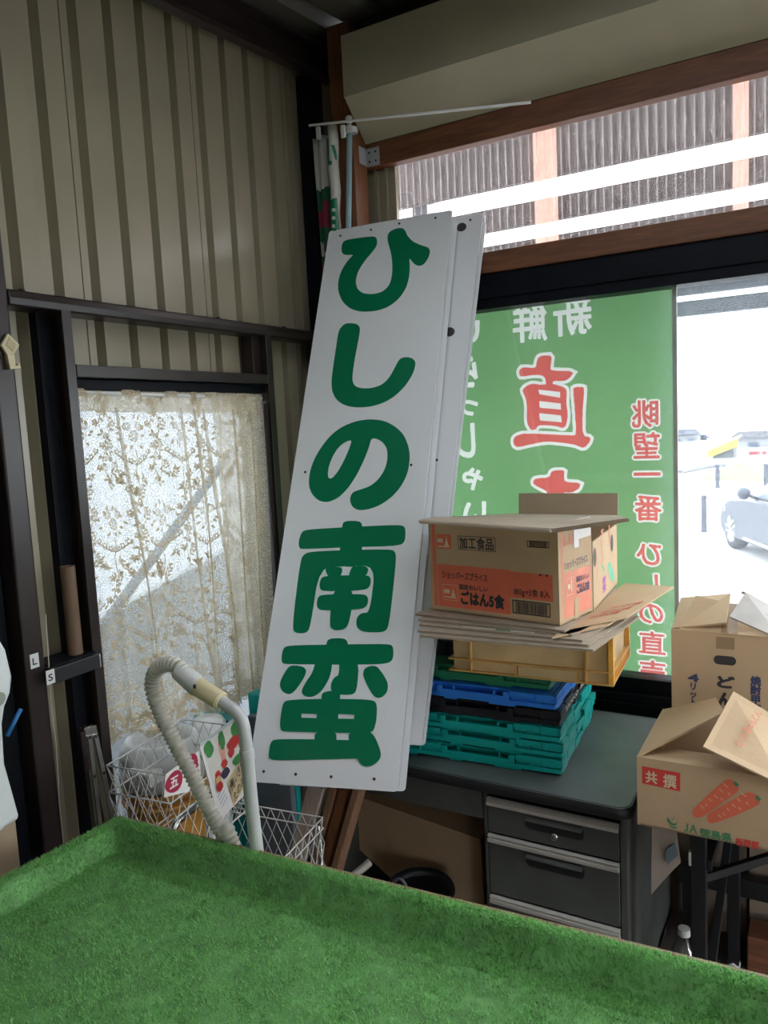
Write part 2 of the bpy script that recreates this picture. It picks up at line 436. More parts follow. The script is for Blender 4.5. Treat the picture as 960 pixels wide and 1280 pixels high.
# steel angle bracket on post and beam
mb = MB()
mb.box((-1.513, 2.548, ZR(.968)), (-1.510, 2.600, ZR(1.030))); mb.box((-1.510, 2.597, ZR(.965)), (-1.455, 2.6, ZR(1.030)))
br = mb.build('angle_bracket', mat('zinc_plate', (.42, .44, .46), .55, metal=.2, var=.1), ub, bevel=.001)
mb = MB()
for (x_, z_) in ((-1.497, .982), (-1.497, 1.014), (-1.470, .982), (-1.470, 1.014)):
    mb.lathe([(0, .0035), (.003, .003), (.004, 0)], (x_, 2.597, ZR(z_)), 10, V((0, -1, 0)))
mb.build('screw', m_black, br)
# cream panels: upright face and the face folding back to the beam
Yc = 2.43
pl = MB(); pl.slab([(-1.492, Yc, ZR(1.155)), (PX1, Yc, ZR(1.155)), (PX1, Yc, ZR(1.359)), (-1.492, Yc, ZR(1.359))], .006, V((0, -1, 0)))
struct(pl, 'wall_right', m_cream)
pl = MB(); pl.slab([(-1.512, 2.598, ZR(1.047)), (PX1, 2.598, ZR(1.047)), (PX1, Yc, ZR(1.155)), (-1.490, Yc, ZR(1.155))], .005)
struct(pl, 'wall_right', m_cream)
pl = MB(); pl.box((-1.512, 2.66, ZR(1.0)), (PX1, 2.69, 3.25)); struct(pl, 'wall_right', m_cream)
pl = MB(); pl.box((-1.80, 2.64, 0), (-1.415, 2.66, 3.2)); pl.box((-1.50, 2.628, ZR(.5)), (-1.487, 2.64, ZR(1.0))); pl.box((-1.455, 2.628, ZR(.5)), (-1.446, 2.64, ZR(1.0))); struct(pl, 'wall_right', m_sheet)
pl = MB(); pl.box((-1.415, 2.64, 0), (PX1, 2.67, ZR(-1.03))); struct(pl, 'wall_right', mat('lower_wall_board', (.22, .18, .14), .8))
pl = MB(); pl.box((PX1, 1.95, 0), (PX1 + .08, 2.72, 3.25)); pl.box((PX1, -1.3, 1.85), (PX1 + .08, 1.95, 3.25)); pl.box((PX1, -1.3, 0), (PX1 + .08, .95, 1.85)); struct(pl, 'wall_far', m_sheet)  # unseen wall; opening put in to bring daylight from the right
# corrugated clear sheet in the band between the beams
def cor(u, v):
    x = -1.418 + u * (PX1 + 1.418)
    return V((x, 2.668 + .007 * math.sin(2 * math.pi * (x / .028)), ZR(.575) + v * .41))
g_cor = glass_mat('corrugated_clear_plastic', (.93, .90, .90), .045, (.92, .86, .86), .03, .1)
nt_ = g_cor.node_tree; N_c = nt_.nodes; tc_c = N_c.new('ShaderNodeTexCoord'); sx_ = N_c.new('ShaderNodeSeparateXYZ'); nt_.links.new(tc_c.outputs['Object'], sx_.inputs[0])
def _math(op, a_, b_=None):
    m_ = N_c.new('ShaderNodeMath'); m_.operation = op
    for i_, q_ in enumerate((a_, b_)):
        if q_ is None: continue
        if isinstance(q_, (int, float)): m_.inputs[i_].default_value = q_
        else: nt_.links.new(q_, m_.inputs[i_])
    return m_.outputs[0]
ph_ = _math('MULTIPLY', sx_.outputs[0], 2 * math.pi / .028); cs__ = _math('ABSOLUTE', _math('COSINE', _math('MULTIPLY', ph_, .5)))
ridge = _math('POWER', cs__, 26)
sp_ = N_c.new('ShaderNodeTexNoise'); sp_.inputs['Scale'].default_value = 60; sp_.inputs['Detail'].default_value = 4; nt_.links.new(tc_c.outputs['Object'], sp_.inputs[0])
spk = _math('MULTIPLY', _math('GREATER_THAN', sp_.outputs[0], .66), .10)
mixs = [n for n in N_c if n.type == 'MIX_SHADER']
for m_ in mixs:
    for l_ in list(m_.inputs[0].links):
        src = l_.from_socket; nt_.links.remove(l_)
        nt_.links.new(_math('MINIMUM', _math('ADD', _math('ADD', src, _math('MULTIPLY', ridge, .20)), spk), .9), m_.inputs[0])
mb = MB(); mb.grid(cor, 1400, 1); o = mb.build('window_3', g_cor, smooth=True, solid=.0012); tag(o, kind='structure')
m_stud = glass_mat('pale_pink_strip', (.93, .74, .66), .42, (.95, .80, .72), .03, .3)
for i, (pxa, pxb) in enumerate(((668, 697), (916, 936))):
    A = at(pxa, 230, y=2.70); B = at(pxb, 230, y=2.70)
    mb = MB(); mb.box((A.x, 2.695, ZR(.5)), (B.x, 2.699, ZR(1.02))); struct(mb, 'trim_%d' % (30 + i), m_stud)
# big sliding window: frame, stile, sill, glass
wf = MB()
wf.box((-1.415, 2.612, ZR(.395)), (PX1, 2.70, ZR(.516))); wf.box((-1.415, 2.604, ZR(.430)), (PX1, 2.612, ZR(.470)))
wf.box((-1.415, 2.612, ZR(-1.03)), (PX1, 2.72, ZR(-.955))); wf.box((-1.415, 2.640, ZR(-.955)), (PX1, 2.72, ZR(-.905)))
wf.box((-1.415, 2.60, ZR(-1.03)), (PX1, 2.612, ZR(-.985)))
wf.box((-1.415, 2.612, ZR(-1.0)), (-1.38, 2.70, ZR(.4)))
wf = struct(wf, 'window_2', m_black, bevel=.002)
mb = MB(); mb.box((-.4400, 2.652, ZR(-.905)), (-.4270, 2.664, ZR(.395))); tag(mb.build('stile', mat('grey_stile', (.33, .34, .33), .5), wf), 'thin grey stile beside the banner')
g_win = glass_mat('dusty_window_glass', (.97, .99, .99), .045, (.80, .86, .95), .035)
mb = MB(); mb.box((-1.38, 2.656, ZR(-.91)), (PX1, 2.660, ZR(.40))); mb.build('glass', g_win, wf)
# left window: glass and frame behind the lace
wl = MB()
for lo, hi in (((-1.83, WIN_Y0, WIN_Z0), (-1.785, WIN_Y1, WIN_Z0 + .04)), ((-1.83, WIN_Y0, ZR(.13)), (-1.785, WIN_Y1, WIN_Z1)), ((-1.83, WIN_Y0, WIN_Z0), (-1.785, WIN_Y0 + .03, WIN_Z1)),
               ((-1.83, WIN_Y1 - .03, WIN_Z0), (-1.785, WIN_Y1, WIN_Z1))): wl.box(lo, hi)
wl = struct(wl, 'window_1', m_black)
g_winl = glass_mat('left_window_dimming_glass', (.56, .59, .62), .06, (.6, .65, .7), .04)  # tint put in to dim the daylight behind the lace
mb = MB(); mb.box((-1.812, WIN_Y0 + .03, WIN_Z0 + .04), (-1.809, WIN_Y1 - .03, ZR(.13))); mb.build('glass', g_winl, wl)

# ================================================================== OUTDOORS
GZ = -.48
m_asph = mat('pale_asphalt', (.26, .26, .27), .9, var=.08, scale=.6)
mb = MB(); mb.box((-260, -120, GZ - .2), (260, 300, GZ)); struct(mb, 'ground', m_asph)
# steel slats of the canopy outside the window wall, nine long bars
def bar(px, pya, pyb, y, d, name):
    A = at(px, pya, y=y); B = at(px, pyb, y=y)
    mb = MB(); mb.box((-2.4, y, B.z), (3.0, y + d, A.z)); struct(mb, name, m_galv if name in ('trim_44', 'trim_45') else m_canopy, bevel=.003)
m_canopy = mat('weathered_canopy_board', (.07, .06, .06), .8, var=.3, scale=12)
bar(760, 120, 205, 3.3, .04, 'trim_41'); bar(760, 232, 262, 3.3, .04, 'trim_42'); bar(760, 282, 300, 3.3, .04, 'trim_43')
bar(900, 349, 363, 3.4, .05, 'trim_44'); bar(900, 371, 390, 3.4, .05, 'trim_45')
mb = MB(); mb.box((-2.4, 2.75, 3.42), (3.0, 3.34, 3.47)); struct(mb, 'trim_46', m_canopy)
for xx in (-1.75, 1.9):
    mb = MB(); mb.box((xx, 3.42, GZ), (xx + .08, 3.50, 3.42)); struct(mb, 'trim_47', m_galv, bevel=.003)
mb = MB(); mb.box((-40, -12, GZ), (-2.42, 14, GZ + .02)); tag(mb.build('bright_slab', mat('bright_slab_white', (.66, .66, .66), .9, var=.04, scale=2)), kind='structure')  # slab added to brighten the ground behind the lace
nb = thing('backdrop_wall', 'plain white wall added as an even bright backdrop behind the lace curtain', 'building', V((-4.7, 3.5, GZ + .02)))  # made-up wall, put in to even out the brightness behind the lace
mb = MB(); mb.box((-4.9, -3, GZ + .02), (-4.7, 10, 5.2)); mb.build('wall', mat('backdrop_white', (.82, .82, .82), .8, var=.03), nb)
mb = MB(); mb.box((-5.1, -3.2, 5.2), (-4.5, 10.2, 5.32)); mb.build('roof', mat('backdrop_cap_grey', (.3, .3, .32), .7), nb)
# pale shed wall and a sloping rail outside the lace window
m_shed = mat('pale_shed_sheet', (.66, .67, .68), .7, var=.1, scale=3)
mb = MB(); mb.slab([(-2.35, .9, GZ), (-2.35, 3.1, GZ), (-2.35, 3.1, 1.30), (-2.35, .9, .86)], .04, V((1, 0, 0))); o = mb.build('shed_panel', m_shed)
tag(o, 'pale grey sloping-topped panel outside the lace curtained window', 'panel')
mb = MB(); mb.tube([(-2.30, 1.55, .80), (-2.30, 2.6, 1.62)], .02, 10); o = mb.build('handrail', m_galv); tag(o, 'sloping grey rail seen through the lace curtain', 'rail')
# verge, hedge, hills, buildings
m_grass = mat('verge_grass', (.055, .095, .018), .9, var=.5, scale=3)
GW = GZ + CAMZ * 0
def g(px, py): return at(px, py, z=GZ)
mb = MB()
pts = [g(866, 600), g(965, 604), g(965, 574), g(930, 577), g(900, 588)]
ctr = sum(pts, V((0, 0, 0))) / len(pts)
mb.add(pts + [ctr + V((0, 0, .25))], [(i, (i + 1) % 5, 5) for i in range(5)]); o = mb.build('grass_verge', m_grass); tag(o, 'low grassy mound beyond the parked car', 'grass', kind='stuff')
def hedge(px, py, pw, ph, y, name, label, cat, col):
    A = at(px, py, y=y); B = at(px + pw, py - ph, y=y); mm = mat(name + '_leaf', col, .9, var=.5, scale=1.5)
    mb = MB(); rr = random.Random(px); nx = 14
    def fn(u, v):
        th = v * math.pi; x = A.x + (B.x - A.x) * u; hh = (B.z - A.z) * (math.sin(math.pi * min(1, max(0, u))) ** .4) * (.85 + .15 * math.sin(u * 23))
        return V((x + .2 * math.sin(7 * v + 9 * u), y - math.cos(th) * abs(B.x - A.x) * .35 * (.4 + math.sin(math.pi * u)), A.z + hh * math.sin(th)))
    mb.grid(fn, 24, 10); o = mb.build(name, mm, smooth=True); return tag(o, label, cat)
hedge(880, 578, 36, 22, 54, 'round_bush', 'round green bush far outside beside the yellow tarpaulin', 'bush', (.03, .05, .022))
hedge(884, 572, 16, 8, 45, 'hedge', 'low green hedge patch far outside in front of the white house', 'hedge', (.05, .09, .018))
# yellow tarpaulin on a frame
A = g(890, 573); yv = A.y; A = at(891, 573, y=yv); B = at(917, 551, y=yv)
t = thing('tarpaulin_stall', 'yellow topped grey tarpaulin stall far outside across the road', 'stall', A)
mb = MB(); mb.box((A.x, yv, A.z), (B.x, yv + 1.5, B.z - .3)); mb.build('side_sheet', mat('grey_tarp', (.05, .06, .06), .7, var=.3), t)
mb = MB(); mb.add([V((A.x - .2, yv - .2, B.z - .45)), V((B.x + .2, yv - .2, B.z + .1)), V((B.x + .2, yv + 1.7, B.z + .2)), V((A.x - .2, yv + 1.7, B.z - .3)), V((A.x - .2, yv - .2, B.z - .75)), V((B.x + .2, yv - .2, B.z - .25))], [(0, 1, 2, 3), (0, 4, 5, 1)])
mb.build('cover', mat('yellow_tarp', (.22, .17, .015), .6), t, solid=.05)
# white house far left, white shed at the right, distant hills
def house(px0, px1, pyb, pyt, y, label, roofcol, name):
    A = at(px0, pyb, y=y); B = at(px1, pyt, y=y); t = thing(name, label, 'building', V(((A.x + B.x) / 2, y, A.z)))
    h = B.z - A.z; wd = B.x - A.x
    mb = MB(); mb.box((A.x, y, A.z), (B.x, y + wd * .7, A.z + h * .78)); mb.build('wall', mat(name + '_wall', (.20, .21, .22), .8, var=.04), t)
    mb = MB(); mb.prism([(-.3, 0), (wd + .3, 0), (wd * .95, h * .22), (wd * .05, h * .22)], (A.x, y - .4, A.z + h * .78), (A.x, y + wd * .7 + .4, A.z + h * .78), V((1, 0, 0)), V((0, 0, 1))); mb.build('roof', mat(name + '_roof', roofcol, .7), t)
    for k in range(2):
        f = MB(); xx = A.x + wd * (.22 + .45 * k); f.box((xx, y - .06, A.z + h * .28), (xx + wd * .2, y + .02, A.z + h * .6)); f.build('window', mat('far_pane', (.03, .045, .08), .5), t)
    return t
house(836, 872, 566, 536, 60, 'white far house with a dark gable left of the yellow stall', (.07, .075, .10), 'far_house')
house(872, 883, 562, 543, 62, 'small blue-grey shed beside the white far house', (.06, .07, .12), 'far_shed')
house(920, 990, 574, 537, 48, 'long white building far outside right of the yellow stall', (.07, .07, .08), 'far_warehouse')
# red crates by the road
for k, (px, w_) in enumerate(((936, 13), (953, 5))):
    A = at(px, 575, y=40); B = at(px + w_, 564, y=40)
    mb = MB(); mb.box((A.x, 40, A.z), (B.x, 40.6, B.z)); mb.box((A.x - .02, 39.98, B.z - .12), (B.x + .02, 40.62, B.z - .04)); mb.box((A.x - .02, 39.98, A.z + .1), (B.x + .02, 40.62, A.z + .18))
    o = mb.build('red_container', mat('red_plastic', (.22, .02, .03), .5)); tag(o, ('large red container standing far outside before the long white building', 'small red container standing just right of the large one')[k], 'container')
mb = MB()
mm = mat('hazy_hill', (.095, .115, .12), 1, var=.1, scale=.02)
def hill(u, v):
    x = -180 + 300 * u; return V((x, 240 + 60 * v, GZ + (13 + 6 * math.sin(u * 9) + 4 * math.sin(u * 23 + 1)) * math.sin(v * math.pi / 2)))
mb.grid(hill, 60, 6); struct(mb, 'hills', mm, smooth=True)
# bollards
def bollard(px, pyb, pyt, wpx, label):
    A = g(px, pyb); k = A.y / FPX; h = (pyb - pyt) * k * 1.02; r_ = wpx * k / 2
    t = thing('bollard', label, 'bollard', A, group='dark bollards along the car park')
    mb = MB(); mb.lathe([(0, 0), (r_ * 1.2, 0), (r_ * 1.2, .04), (r_, .05), (r_, h * .86), (r_ * .8, h * .88)], A, 16); mb.build('post', mat('bollard_grey', (.02, .025, .04), .6), t, smooth=False)
    mb = MB(); mb.lathe([(r_ * .8, h * .88), (r_ * 1.1, h * .9), (r_ * 1.1, h * .97), (r_ * .6, h), (0, h)], A, 16); mb.build('cap', MATS['bollard_grey'], t)
bollard(880, 665, 622, 6, 'nearer dark bollard left of the parked car wheel')
bollard(897, 610, 583, 5, 'farther dark bollard at the tip of the grass mound')
bollard(958, 612, 583, 6, 'dark bollard showing just above the car windscreen')
# kerb line
A = g(850, 592); B = g(905, 583); mb = MB(); mb.tube([A + V((0, 0, .04)), (A + B) / 2 + V((0, .8, .05)), B + V((0, 0, .04))], .1, 6); o = mb.build('kerb', mat('kerb_grey', (.10, .10, .11), .9)); tag(o, kind='structure')
# parked car, nose to the left and away
def car():
    Wc = at(913, 661, y=13.2)
    hd = V((-.42, .91, 0)).normalized(); sd = V((-hd.y, hd.x, 0)); sd = sd if sd.y > 0 else -sd   # heading, and across the car away from the window
    o0 = V((Wc.x, Wc.y, GZ)) - hd * 3.62      # rear end on our side
    Wd = 1.72
    def P(l, s, z): return o0 + hd * l + sd * s + V((0, 0, z * .88))
    t = thing('parked_car', 'dark grey-blue car parked outside on the pale forecourt', 'car', o0)
    m_car = mat('car_paint', (.022, .028, .045), .35, coat=.15, var=.03, spec=.25)
    m_cg = mat('car_glass', (.10, .12, .15), .15, var=.02, spec=.4)
    prof = [(0, .35), (.02, .75), (.15, 1.0), (.95, 1.02), (3.0, .98), (3.7, .90), (4.02, .76), (4.14, .52), (4.10, .30), (3.9, .22), (.3, .22)]
    mb = MB(); n = len(prof); secs = ((0.0, .90, .02), (.04, 1, 0), (Wd - .04, 1, 0), (Wd, .90, .02))
    vs = []
    for s, k, dz in secs: vs += [P(2.1 + (l - 2.1) * (1 if k == 1 else .985), s, z if k == 1 else .3 + (z - .3) * .97) for l, z in prof]
    fs = [tuple(range(n)), tuple(range(4 * n - 1, 3 * n - 1, -1))]
    for j in range(3):
        for i in range(n): fs.append((j * n + i, j * n + (i + 1) % n, (j + 1) * n + (i + 1) % n, (j + 1) * n + i))
    mb.add(vs, fs); mb.build('body', m_car, t, bevel=.04, seg=3)
    cab = [(.15, 1.0), (.55, 1.40), (1.1, 1.50), (1.9, 1.49), (2.35, 1.36), (3.05, .98)]
    mb = MB(); n = len(cab); vs = [P(l, .06 + (z - 1) * .35, z) for l, z in cab] + [P(l, Wd - .06 - (z - 1) * .35, z) for l, z in cab]
    fs = [tuple(range(n)), tuple(range(2 * n - 1, n - 1, -1))] + [(i, (i + 1) % n, n + (i + 1) % n, n + i) for i in range(n)]
    mb.add(vs, fs); mb.build('roof', m_car, t, bevel=.03)
    mb = MB()
    def win(l0, l1, zt0, zt1, lt0, lt1):
        mb.slab([P(l0, .045, 1.03), P(l1, .045, 1.03), P(lt1, .03 + (zt1 - 1) * .35, zt1), P(lt0, .03 + (zt0 - 1) * .35, zt0)], .02)
    win(1.75, 2.85, 1.42, 1.34, 1.78, 2.28); win(.65, 1.65, 1.38, 1.42, .85, 1.68)
    mb.build('side_window', m_cg, t)
    mb = MB(); mb.slab([P(3.08, .12, 1.0), P(3.08, Wd - .12, 1.0), P(2.38, Wd - .25, 1.375), P(2.38, .25, 1.375)], .02); mb.build('windscreen', m_cg, t)
    mb = MB(); c = P(2.72, -.12, 1.1); mb.lathe([(0, -.09), (.07, -.08), (.10, 0), (.07, .08), (0, .09)], c, 12, hd); mb.tube([c, P(2.72, .06, 1.0)], .025, 6); mb.build('wing_mirror', m_car, t, smooth=True)
    for l in (3.62, .85):
        for s in (.02, Wd - .02):
            c = P(l, s, .352); ax = -sd if s < 1 else sd
            wb = MB(); wb.lathe([(.20, -.18), (.29, -.18), (.31, -.15), (.31, -.02), (.29, .01), (.20, .01)], c, 28, ax); wo = wb.build('wheel', mat('tyre', (.012, .012, .015), .8), t, smooth=True)
            rb = MB(); rb.lathe([(.20, .0), (.19, .012), (.17, .0)], c, 28, ax)
            e1 = hd; e2 = V((0, 0, 1))
            for k in range(5):
                a = k * 2 * math.pi / 5; d_ = e1 * math.cos(a) + e2 * math.sin(a); q = e1 * -math.sin(a) + e2 * math.cos(a)
                for sg in (-.03, .03): rb.slab([c + q * (sg * .6) + ax * .015, c + d_ * .19 + q * (sg * 1.6 - .018) + ax * .008, c + d_ * .19 + q * (sg * 1.6 + .018) + ax * .008], .02)
            rb.build('rim', mat('alloy', (.65, .66, .68), .3, metal=.5), wo)
    mb = MB(); mb.slab([P(.9, -.012, .27), P(3.0, -.012, .27), P(3.0, -.012, .31), P(.9, -.012, .31)], .02); mb.build('sill_trim', MATS['alloy'], t)
    for l in (2.9, 1.7):
        mb = MB(); mb.box((0, 0, 0), (.14, .02, .025), Matrix.Translation(P(l - 1.05 if l > 2 else l - .9, -.03, .88)) @ Matrix([[hd.x, sd.x, 0, 0], [hd.y, sd.y, 0, 0], [0, 0, 1, 0], [0, 0, 0, 1]])); mb.build('door_handle', MATS['alloy'], t)
    mb = MB(); mb.slab([P(3.86, -.006, .66), P(4.02, .05, .62), P(4.0, .05, .72), P(3.88, .01, .77)], .02); mb.build('headlamp', m_whitep, t)
car()

# ================================================================== LEANING SIGN BOARDS
S_tl = V((-1.552, 2.380, ZR(.701)))
S_tl = V((0, 0, CAMZ)) + (S_tl - V((0, 0, CAMZ))) * 1.035
S_u = V((.977, .209, .035)).normalized(); S_v = V((.078, -.420, -.904)); S_v = (S_v - S_u * S_v.dot(S_u)).normalized()
S_n = S_u.cross(S_v).normalized()            # away from the camera, down into the wall
def sgn(px, py, o=None):
    """2-D sign coordinates (right, down) of a traced pixel"""
    q = at_plane(px, py, S_tl, S_n) - S_tl
    return (q.dot(S_u), q.dot(S_v))
corners = [sgn(411.5, 289), sgn(565.6, 262), sgn(496.7, 990), sgn(308.3, 977)]
def board(off, c, th, name, label, group=None, holes=(), edge=.012):
    """one board: face sheet with a folded aluminium edge; c = corners (right, down); off = distance behind the front sign"""
    base = S_tl + S_n * off
    P = lambda u, v, d=0: base + S_u * u + S_v * v + S_n * d
    t = thing(name, label, 'sign', P((c[2][0] + c[3][0]) / 2, (c[2][1] + c[3][1]) / 2, th / 2), group=group)
    rc = []
    r_ = .012
    for i in range(4):
        p = V(c[i]); a = V(c[i - 1]); b = V(c[(i + 1) % 4])
        da = (a - p).normalized(); db = (b - p).normalized()
        for k in range(5):
            s = k / 4; q = p + da * r_ * (1 - s) ** 2 + db * r_ * s ** 2; rc.append((q.x, q.y))
    mb = MB(); mb.slab([P(u, v) for u, v in rc], -.004 if False else .004, -S_n); mb.build('face_panel', m_white, t)
    mb = MB(); k = len(rc)
    cx = sum(p[0] for p in rc) / k; cy = sum(p[1] for p in rc) / k
    inn = [(p[0] + (cx - p[0]) * .02, p[1] + (cy - p[1]) * .006) for p in rc]
    vs = [P(u, v, .0042) for u, v in inn] + [P(u, v, th) for u, v in inn]
    mb.add(vs, [tuple(range(k)), tuple(range(2 * k - 1, k - 1, -1))] + [(i, (i + 1) % k, k + (i + 1) % k, k + i) for i in range(k)])
    mb.build('backing_frame', m_alu, t)
    if holes:
        for (u, v) in holes:
            mb = MB(); mb.lathe([(0, .0012), (.0042, .0012), (.0045, 0)], P(u, v), 10, -S_n); mb.build('screw', m_ink, t)
    return t, P
sa = 2.8235
A_ = lambda L: [sgn(300 + x / sa, 220 + y / sa) for x, y in L]
B_ = lambda L: [sgn(280 + x / sa, 620 + y / sa) for x, y in L]
holes = A_([(354, 211), (462, 190), (562, 168), (690, 148), (230, 1045), (604, 1020)]) + B_([(140, 972), (253, 982), (378, 991), (530, 999)])
sign, SP = board(0, corners, .022, 'sign_board', 'tall white leaning sign board with big green Japanese lettering', holes=holes)
hi = [(362,235),(375,225),(470,212),(484,220),(484,245),(470,265),(440,300),(415,340),(408,375),(415,400),(435,415),(470,418),(505,408),(528,385),(537,350),(538,310),(533,270),(522,235),(520,210),(530,195),(555,184),(575,184),(585,195),(590,210),(610,232),(640,245),(665,252),(672,265),(665,290),(650,312),(635,318),(620,315),(605,300),(597,288),(600,320),(597,360),(585,400),(560,435),(525,462),(480,477),(430,480),(390,470),(362,445),(347,410),(346,375),(355,340),(372,310),(390,288),(402,278),(370,280),(359,270),(358,250)]
shi = [(365,525),(380,519),(410,521),(423,532),(424,550),(410,620),(400,680),(396,720),(405,742),(430,750),(465,749),(500,738),(525,715),(545,680),(560,650),(575,640),(600,640),(617,650),(620,668),(610,700),(585,740),(550,775),(510,800),(460,815),(410,818),(370,810),(340,790),(325,760),(323,725),(328,680),(340,600),(348,545)]
no_o = [(243,1075),(248,1040),(262,1000),(285,960),(320,915),(360,885),(410,865),(460,858),(510,864),(550,885),(580,915),(597,960),(600,1000),(592,1050),(570,1095),(535,1135),(495,1162),(455,1177),(420,1180),(398,1170),(389,1150),(390,1130),(400,1115),(425,1107),(460,1095),(490,1070),(512,1035),(521,1000),(520,965),(505,940),(485,928),(464,925),(455,960),(435,1010),(410,1060),(380,1105),(345,1138),(310,1152),(280,1148),(255,1125),(245,1100)]
no_i = [(310,1050),(315,1020),(330,985),(350,955),(375,937),(396,932),(385,965),(365,1010),(345,1045),(325,1068),(313,1068)]
minami = [[(416,105),(425,88),(480,88),(490,105),(485,250),(405,250)],
 [(263,160),(275,125),(300,118),(400,112),(620,101),(641,110),(640,160),(620,176),(450,181),(290,187),(266,187)],
 [(240,470),(256,485),(290,484),(305,465),(337,252),(436,248),(535,246),(515,412),(485,413),(468,430),(467,462),(490,481),(565,482),(583,460),(607,240),(607,200),(590,187),(320,195),(285,203),(270,225)],
 [(357,262),(365,250),(412,250),(420,262),(410,288),(370,288)], [(446,262),(455,248),(500,247),(512,260),(500,285),(440,288)],
 [(337,310),(345,287),(370,282),(505,279),(520,290),(517,318),(500,333),(355,337),(340,330)],
 [(328,375),(335,353),(360,348),(495,346),(510,358),(508,385),(490,400),(345,405),(330,395)],
 [(385,325),(456,325),(452,400),(440,455),(425,472),(390,475),(372,460)]]
ban = [[(360,550),(362,512),(378,502),(425,502),(438,515),(436,550)],
 [(203,570),(208,540),(225,527),(400,524),(580,522),(598,530),(598,575),(580,592),(480,596),(225,594),(205,590)],
 [(325,580),(385,580),(375,640),(345,690),(315,710),(285,708),(272,690),(290,655),(312,625)],
 [(407,580),(478,580),(470,685),(455,702),(410,702),(378,690),(378,660),(390,640),(407,632)],
 [(195,660),(225,605),(245,597),(280,602),(292,615),(285,640),(250,690),(230,702),(205,690)],
 [(490,635),(495,610),(515,600),(540,600),(560,625),(580,660),(578,690),(560,710),(540,714),(520,695)],
 [(322,830),(398,830),(398,875),(320,875)], [(345,725),(345,697),(368,688),(411,690),(411,725)],
 [(159,910),(165,870),(182,857),(440,861),(530,866),(552,900),(545,928),(470,927),(180,934),(160,925)],
 [(437,845),(455,830),(512,828),(535,850),(556,905),(552,930),(525,953),(495,955),(478,940),(455,895)]]
ban_box = [(198,805),(208,735),(222,720),(345,716),(525,718),(542,735),(540,790),(530,830),(505,838),(218,832),(203,828)]
ban_h1 = [(275,768),(330,769),(328,784),(275,783)]; ban_h2 = [(405,770),(462,772),(460,787),(405,786)]
mb = MB()
def put(polys, lift):
    for i, (vs, fs) in enumerate(polys): mb.add([SP(p[0], p[1], -(lift + .00025 * i)) for p in vs], fs)
put([fill2([A_(hi)]), fill2([A_(shi)]), fill2([A_(no_o), A_(no_i)])], .0006)
put([fill2([B_(p)]) for p in minami], .0006)
put([fill2([B_(p)]) for p in ban], .0006)
bx = fill2([chaikin(B_(ban_box)), B_(ban_h1), B_(ban_h2)], 0); put([bx], .0036)
tag(mb.build('lettering', m_green, sign), 'green lettering')
# the other boards leaning behind it
c0 = corners
c2 = [(c0[0][0] + .09, .03), (c0[1][0] + .012, .03), (c0[2][0] + .014, c0[2][1] - .002), (c0[3][0] + .09, c0[3][1] + .004)]
board(.026, c2, .016, 'sign_board', 'blank white board sandwiched directly behind the green lettered sign', 'blank white boards behind the lettered sign')
def shifted(off, px_tl, px_tr, px_br):
    o = S_tl + S_n * off
    def q(p): r_ = at_plane(p[0], p[1], o, S_n) - o; return (r_.dot(S_u), r_.dot(S_v))
    tl, tr, br_ = q(px_tl), q(px_tr), q(px_br)
    return [(tr[0] - .37, tr[1]), tr, br_, (br_[0] - .37, br_[1])]
b3, P3 = board(.060, shifted(.060, (567, 270), (604, 266), (527, 931)), .018, 'sign_board', 'blank white board with a round dark plug near its top corner', 'blank white boards behind the lettered sign',)
for px, py in ((577, 284), (562, 415)):
    q = at_plane(px, py, S_tl + S_n * .06, S_n); mb = MB(); mb.lathe([(0, .004), (.016, .004), (.018, .0)], q, 16, -S_n)
    tag(mb.build('plug', m_ink, b3), 'round dark plug')
for px, py in ((588, 275), (546, 575)):
    q = at_plane(px, py, S_tl + S_n * .06, S_n); mb = MB(); mb.lathe([(0, .002), (.004, .002), (.0045, .0)], q, 10, -S_n); mb.build('screw', m_ink, b3)
board(.082, shifted(.082, (570, 274), (608, 277), (531, 932)), .014, 'sign_board', 'rearmost blank white board, a narrow strip beyond the plugged one', 'blank white boards behind the lettered sign')

# ================================================================== BANNER OUTSIDE THE GLASS
YN = 2.715
bl = at(838.5, 853, y=YN); br_ = at(848, 357, y=YN)
BX1 = (bl.x + br_.x) / 2 + .008; BZ0 = bl.z; BZ1 = ZR(.46); BX0 = -1.40
m_ban = mat('banner_green', (.105, .225, .095), .7, var=.08, scale=2.5, trans=.42)
m_banr = mat('banner_red', (.42, .075, .065), .7, var=.05, trans=.42)
m_banw = mat('banner_white', (.50, .51, .48), .7, var=.03, trans=.42)
ban_t = thing('shop_banner', 'green shop banner hung outside the window, lettering seen from the back', 'banner', V(((BX0 + BX1) / 2, YN, BZ0)))
mb = MB(); mb.tube([(BX0 - .03, YN + .004, BZ1 + .005), (BX1 + .03, YN + .004, BZ1 + .005)], .009, 10); mb.build('top_rod', m_whitep, ban_t)
def bn(px, py): p = at(px, py, y=YN); return (p.x, p.z)
sb = 4.4158
N_ = lambda L: [bn(570 + x / sb, 350 + y / sb) for x, y in L]
RS = .0015                                    # the print goes right through the cloth: cut the cloth into its colours, row by row
nC = int((BX1 - BX0) / RS); nR = int((BZ1 - BZ0) / RS); ink = np.zeros((nR, nC), np.int8)
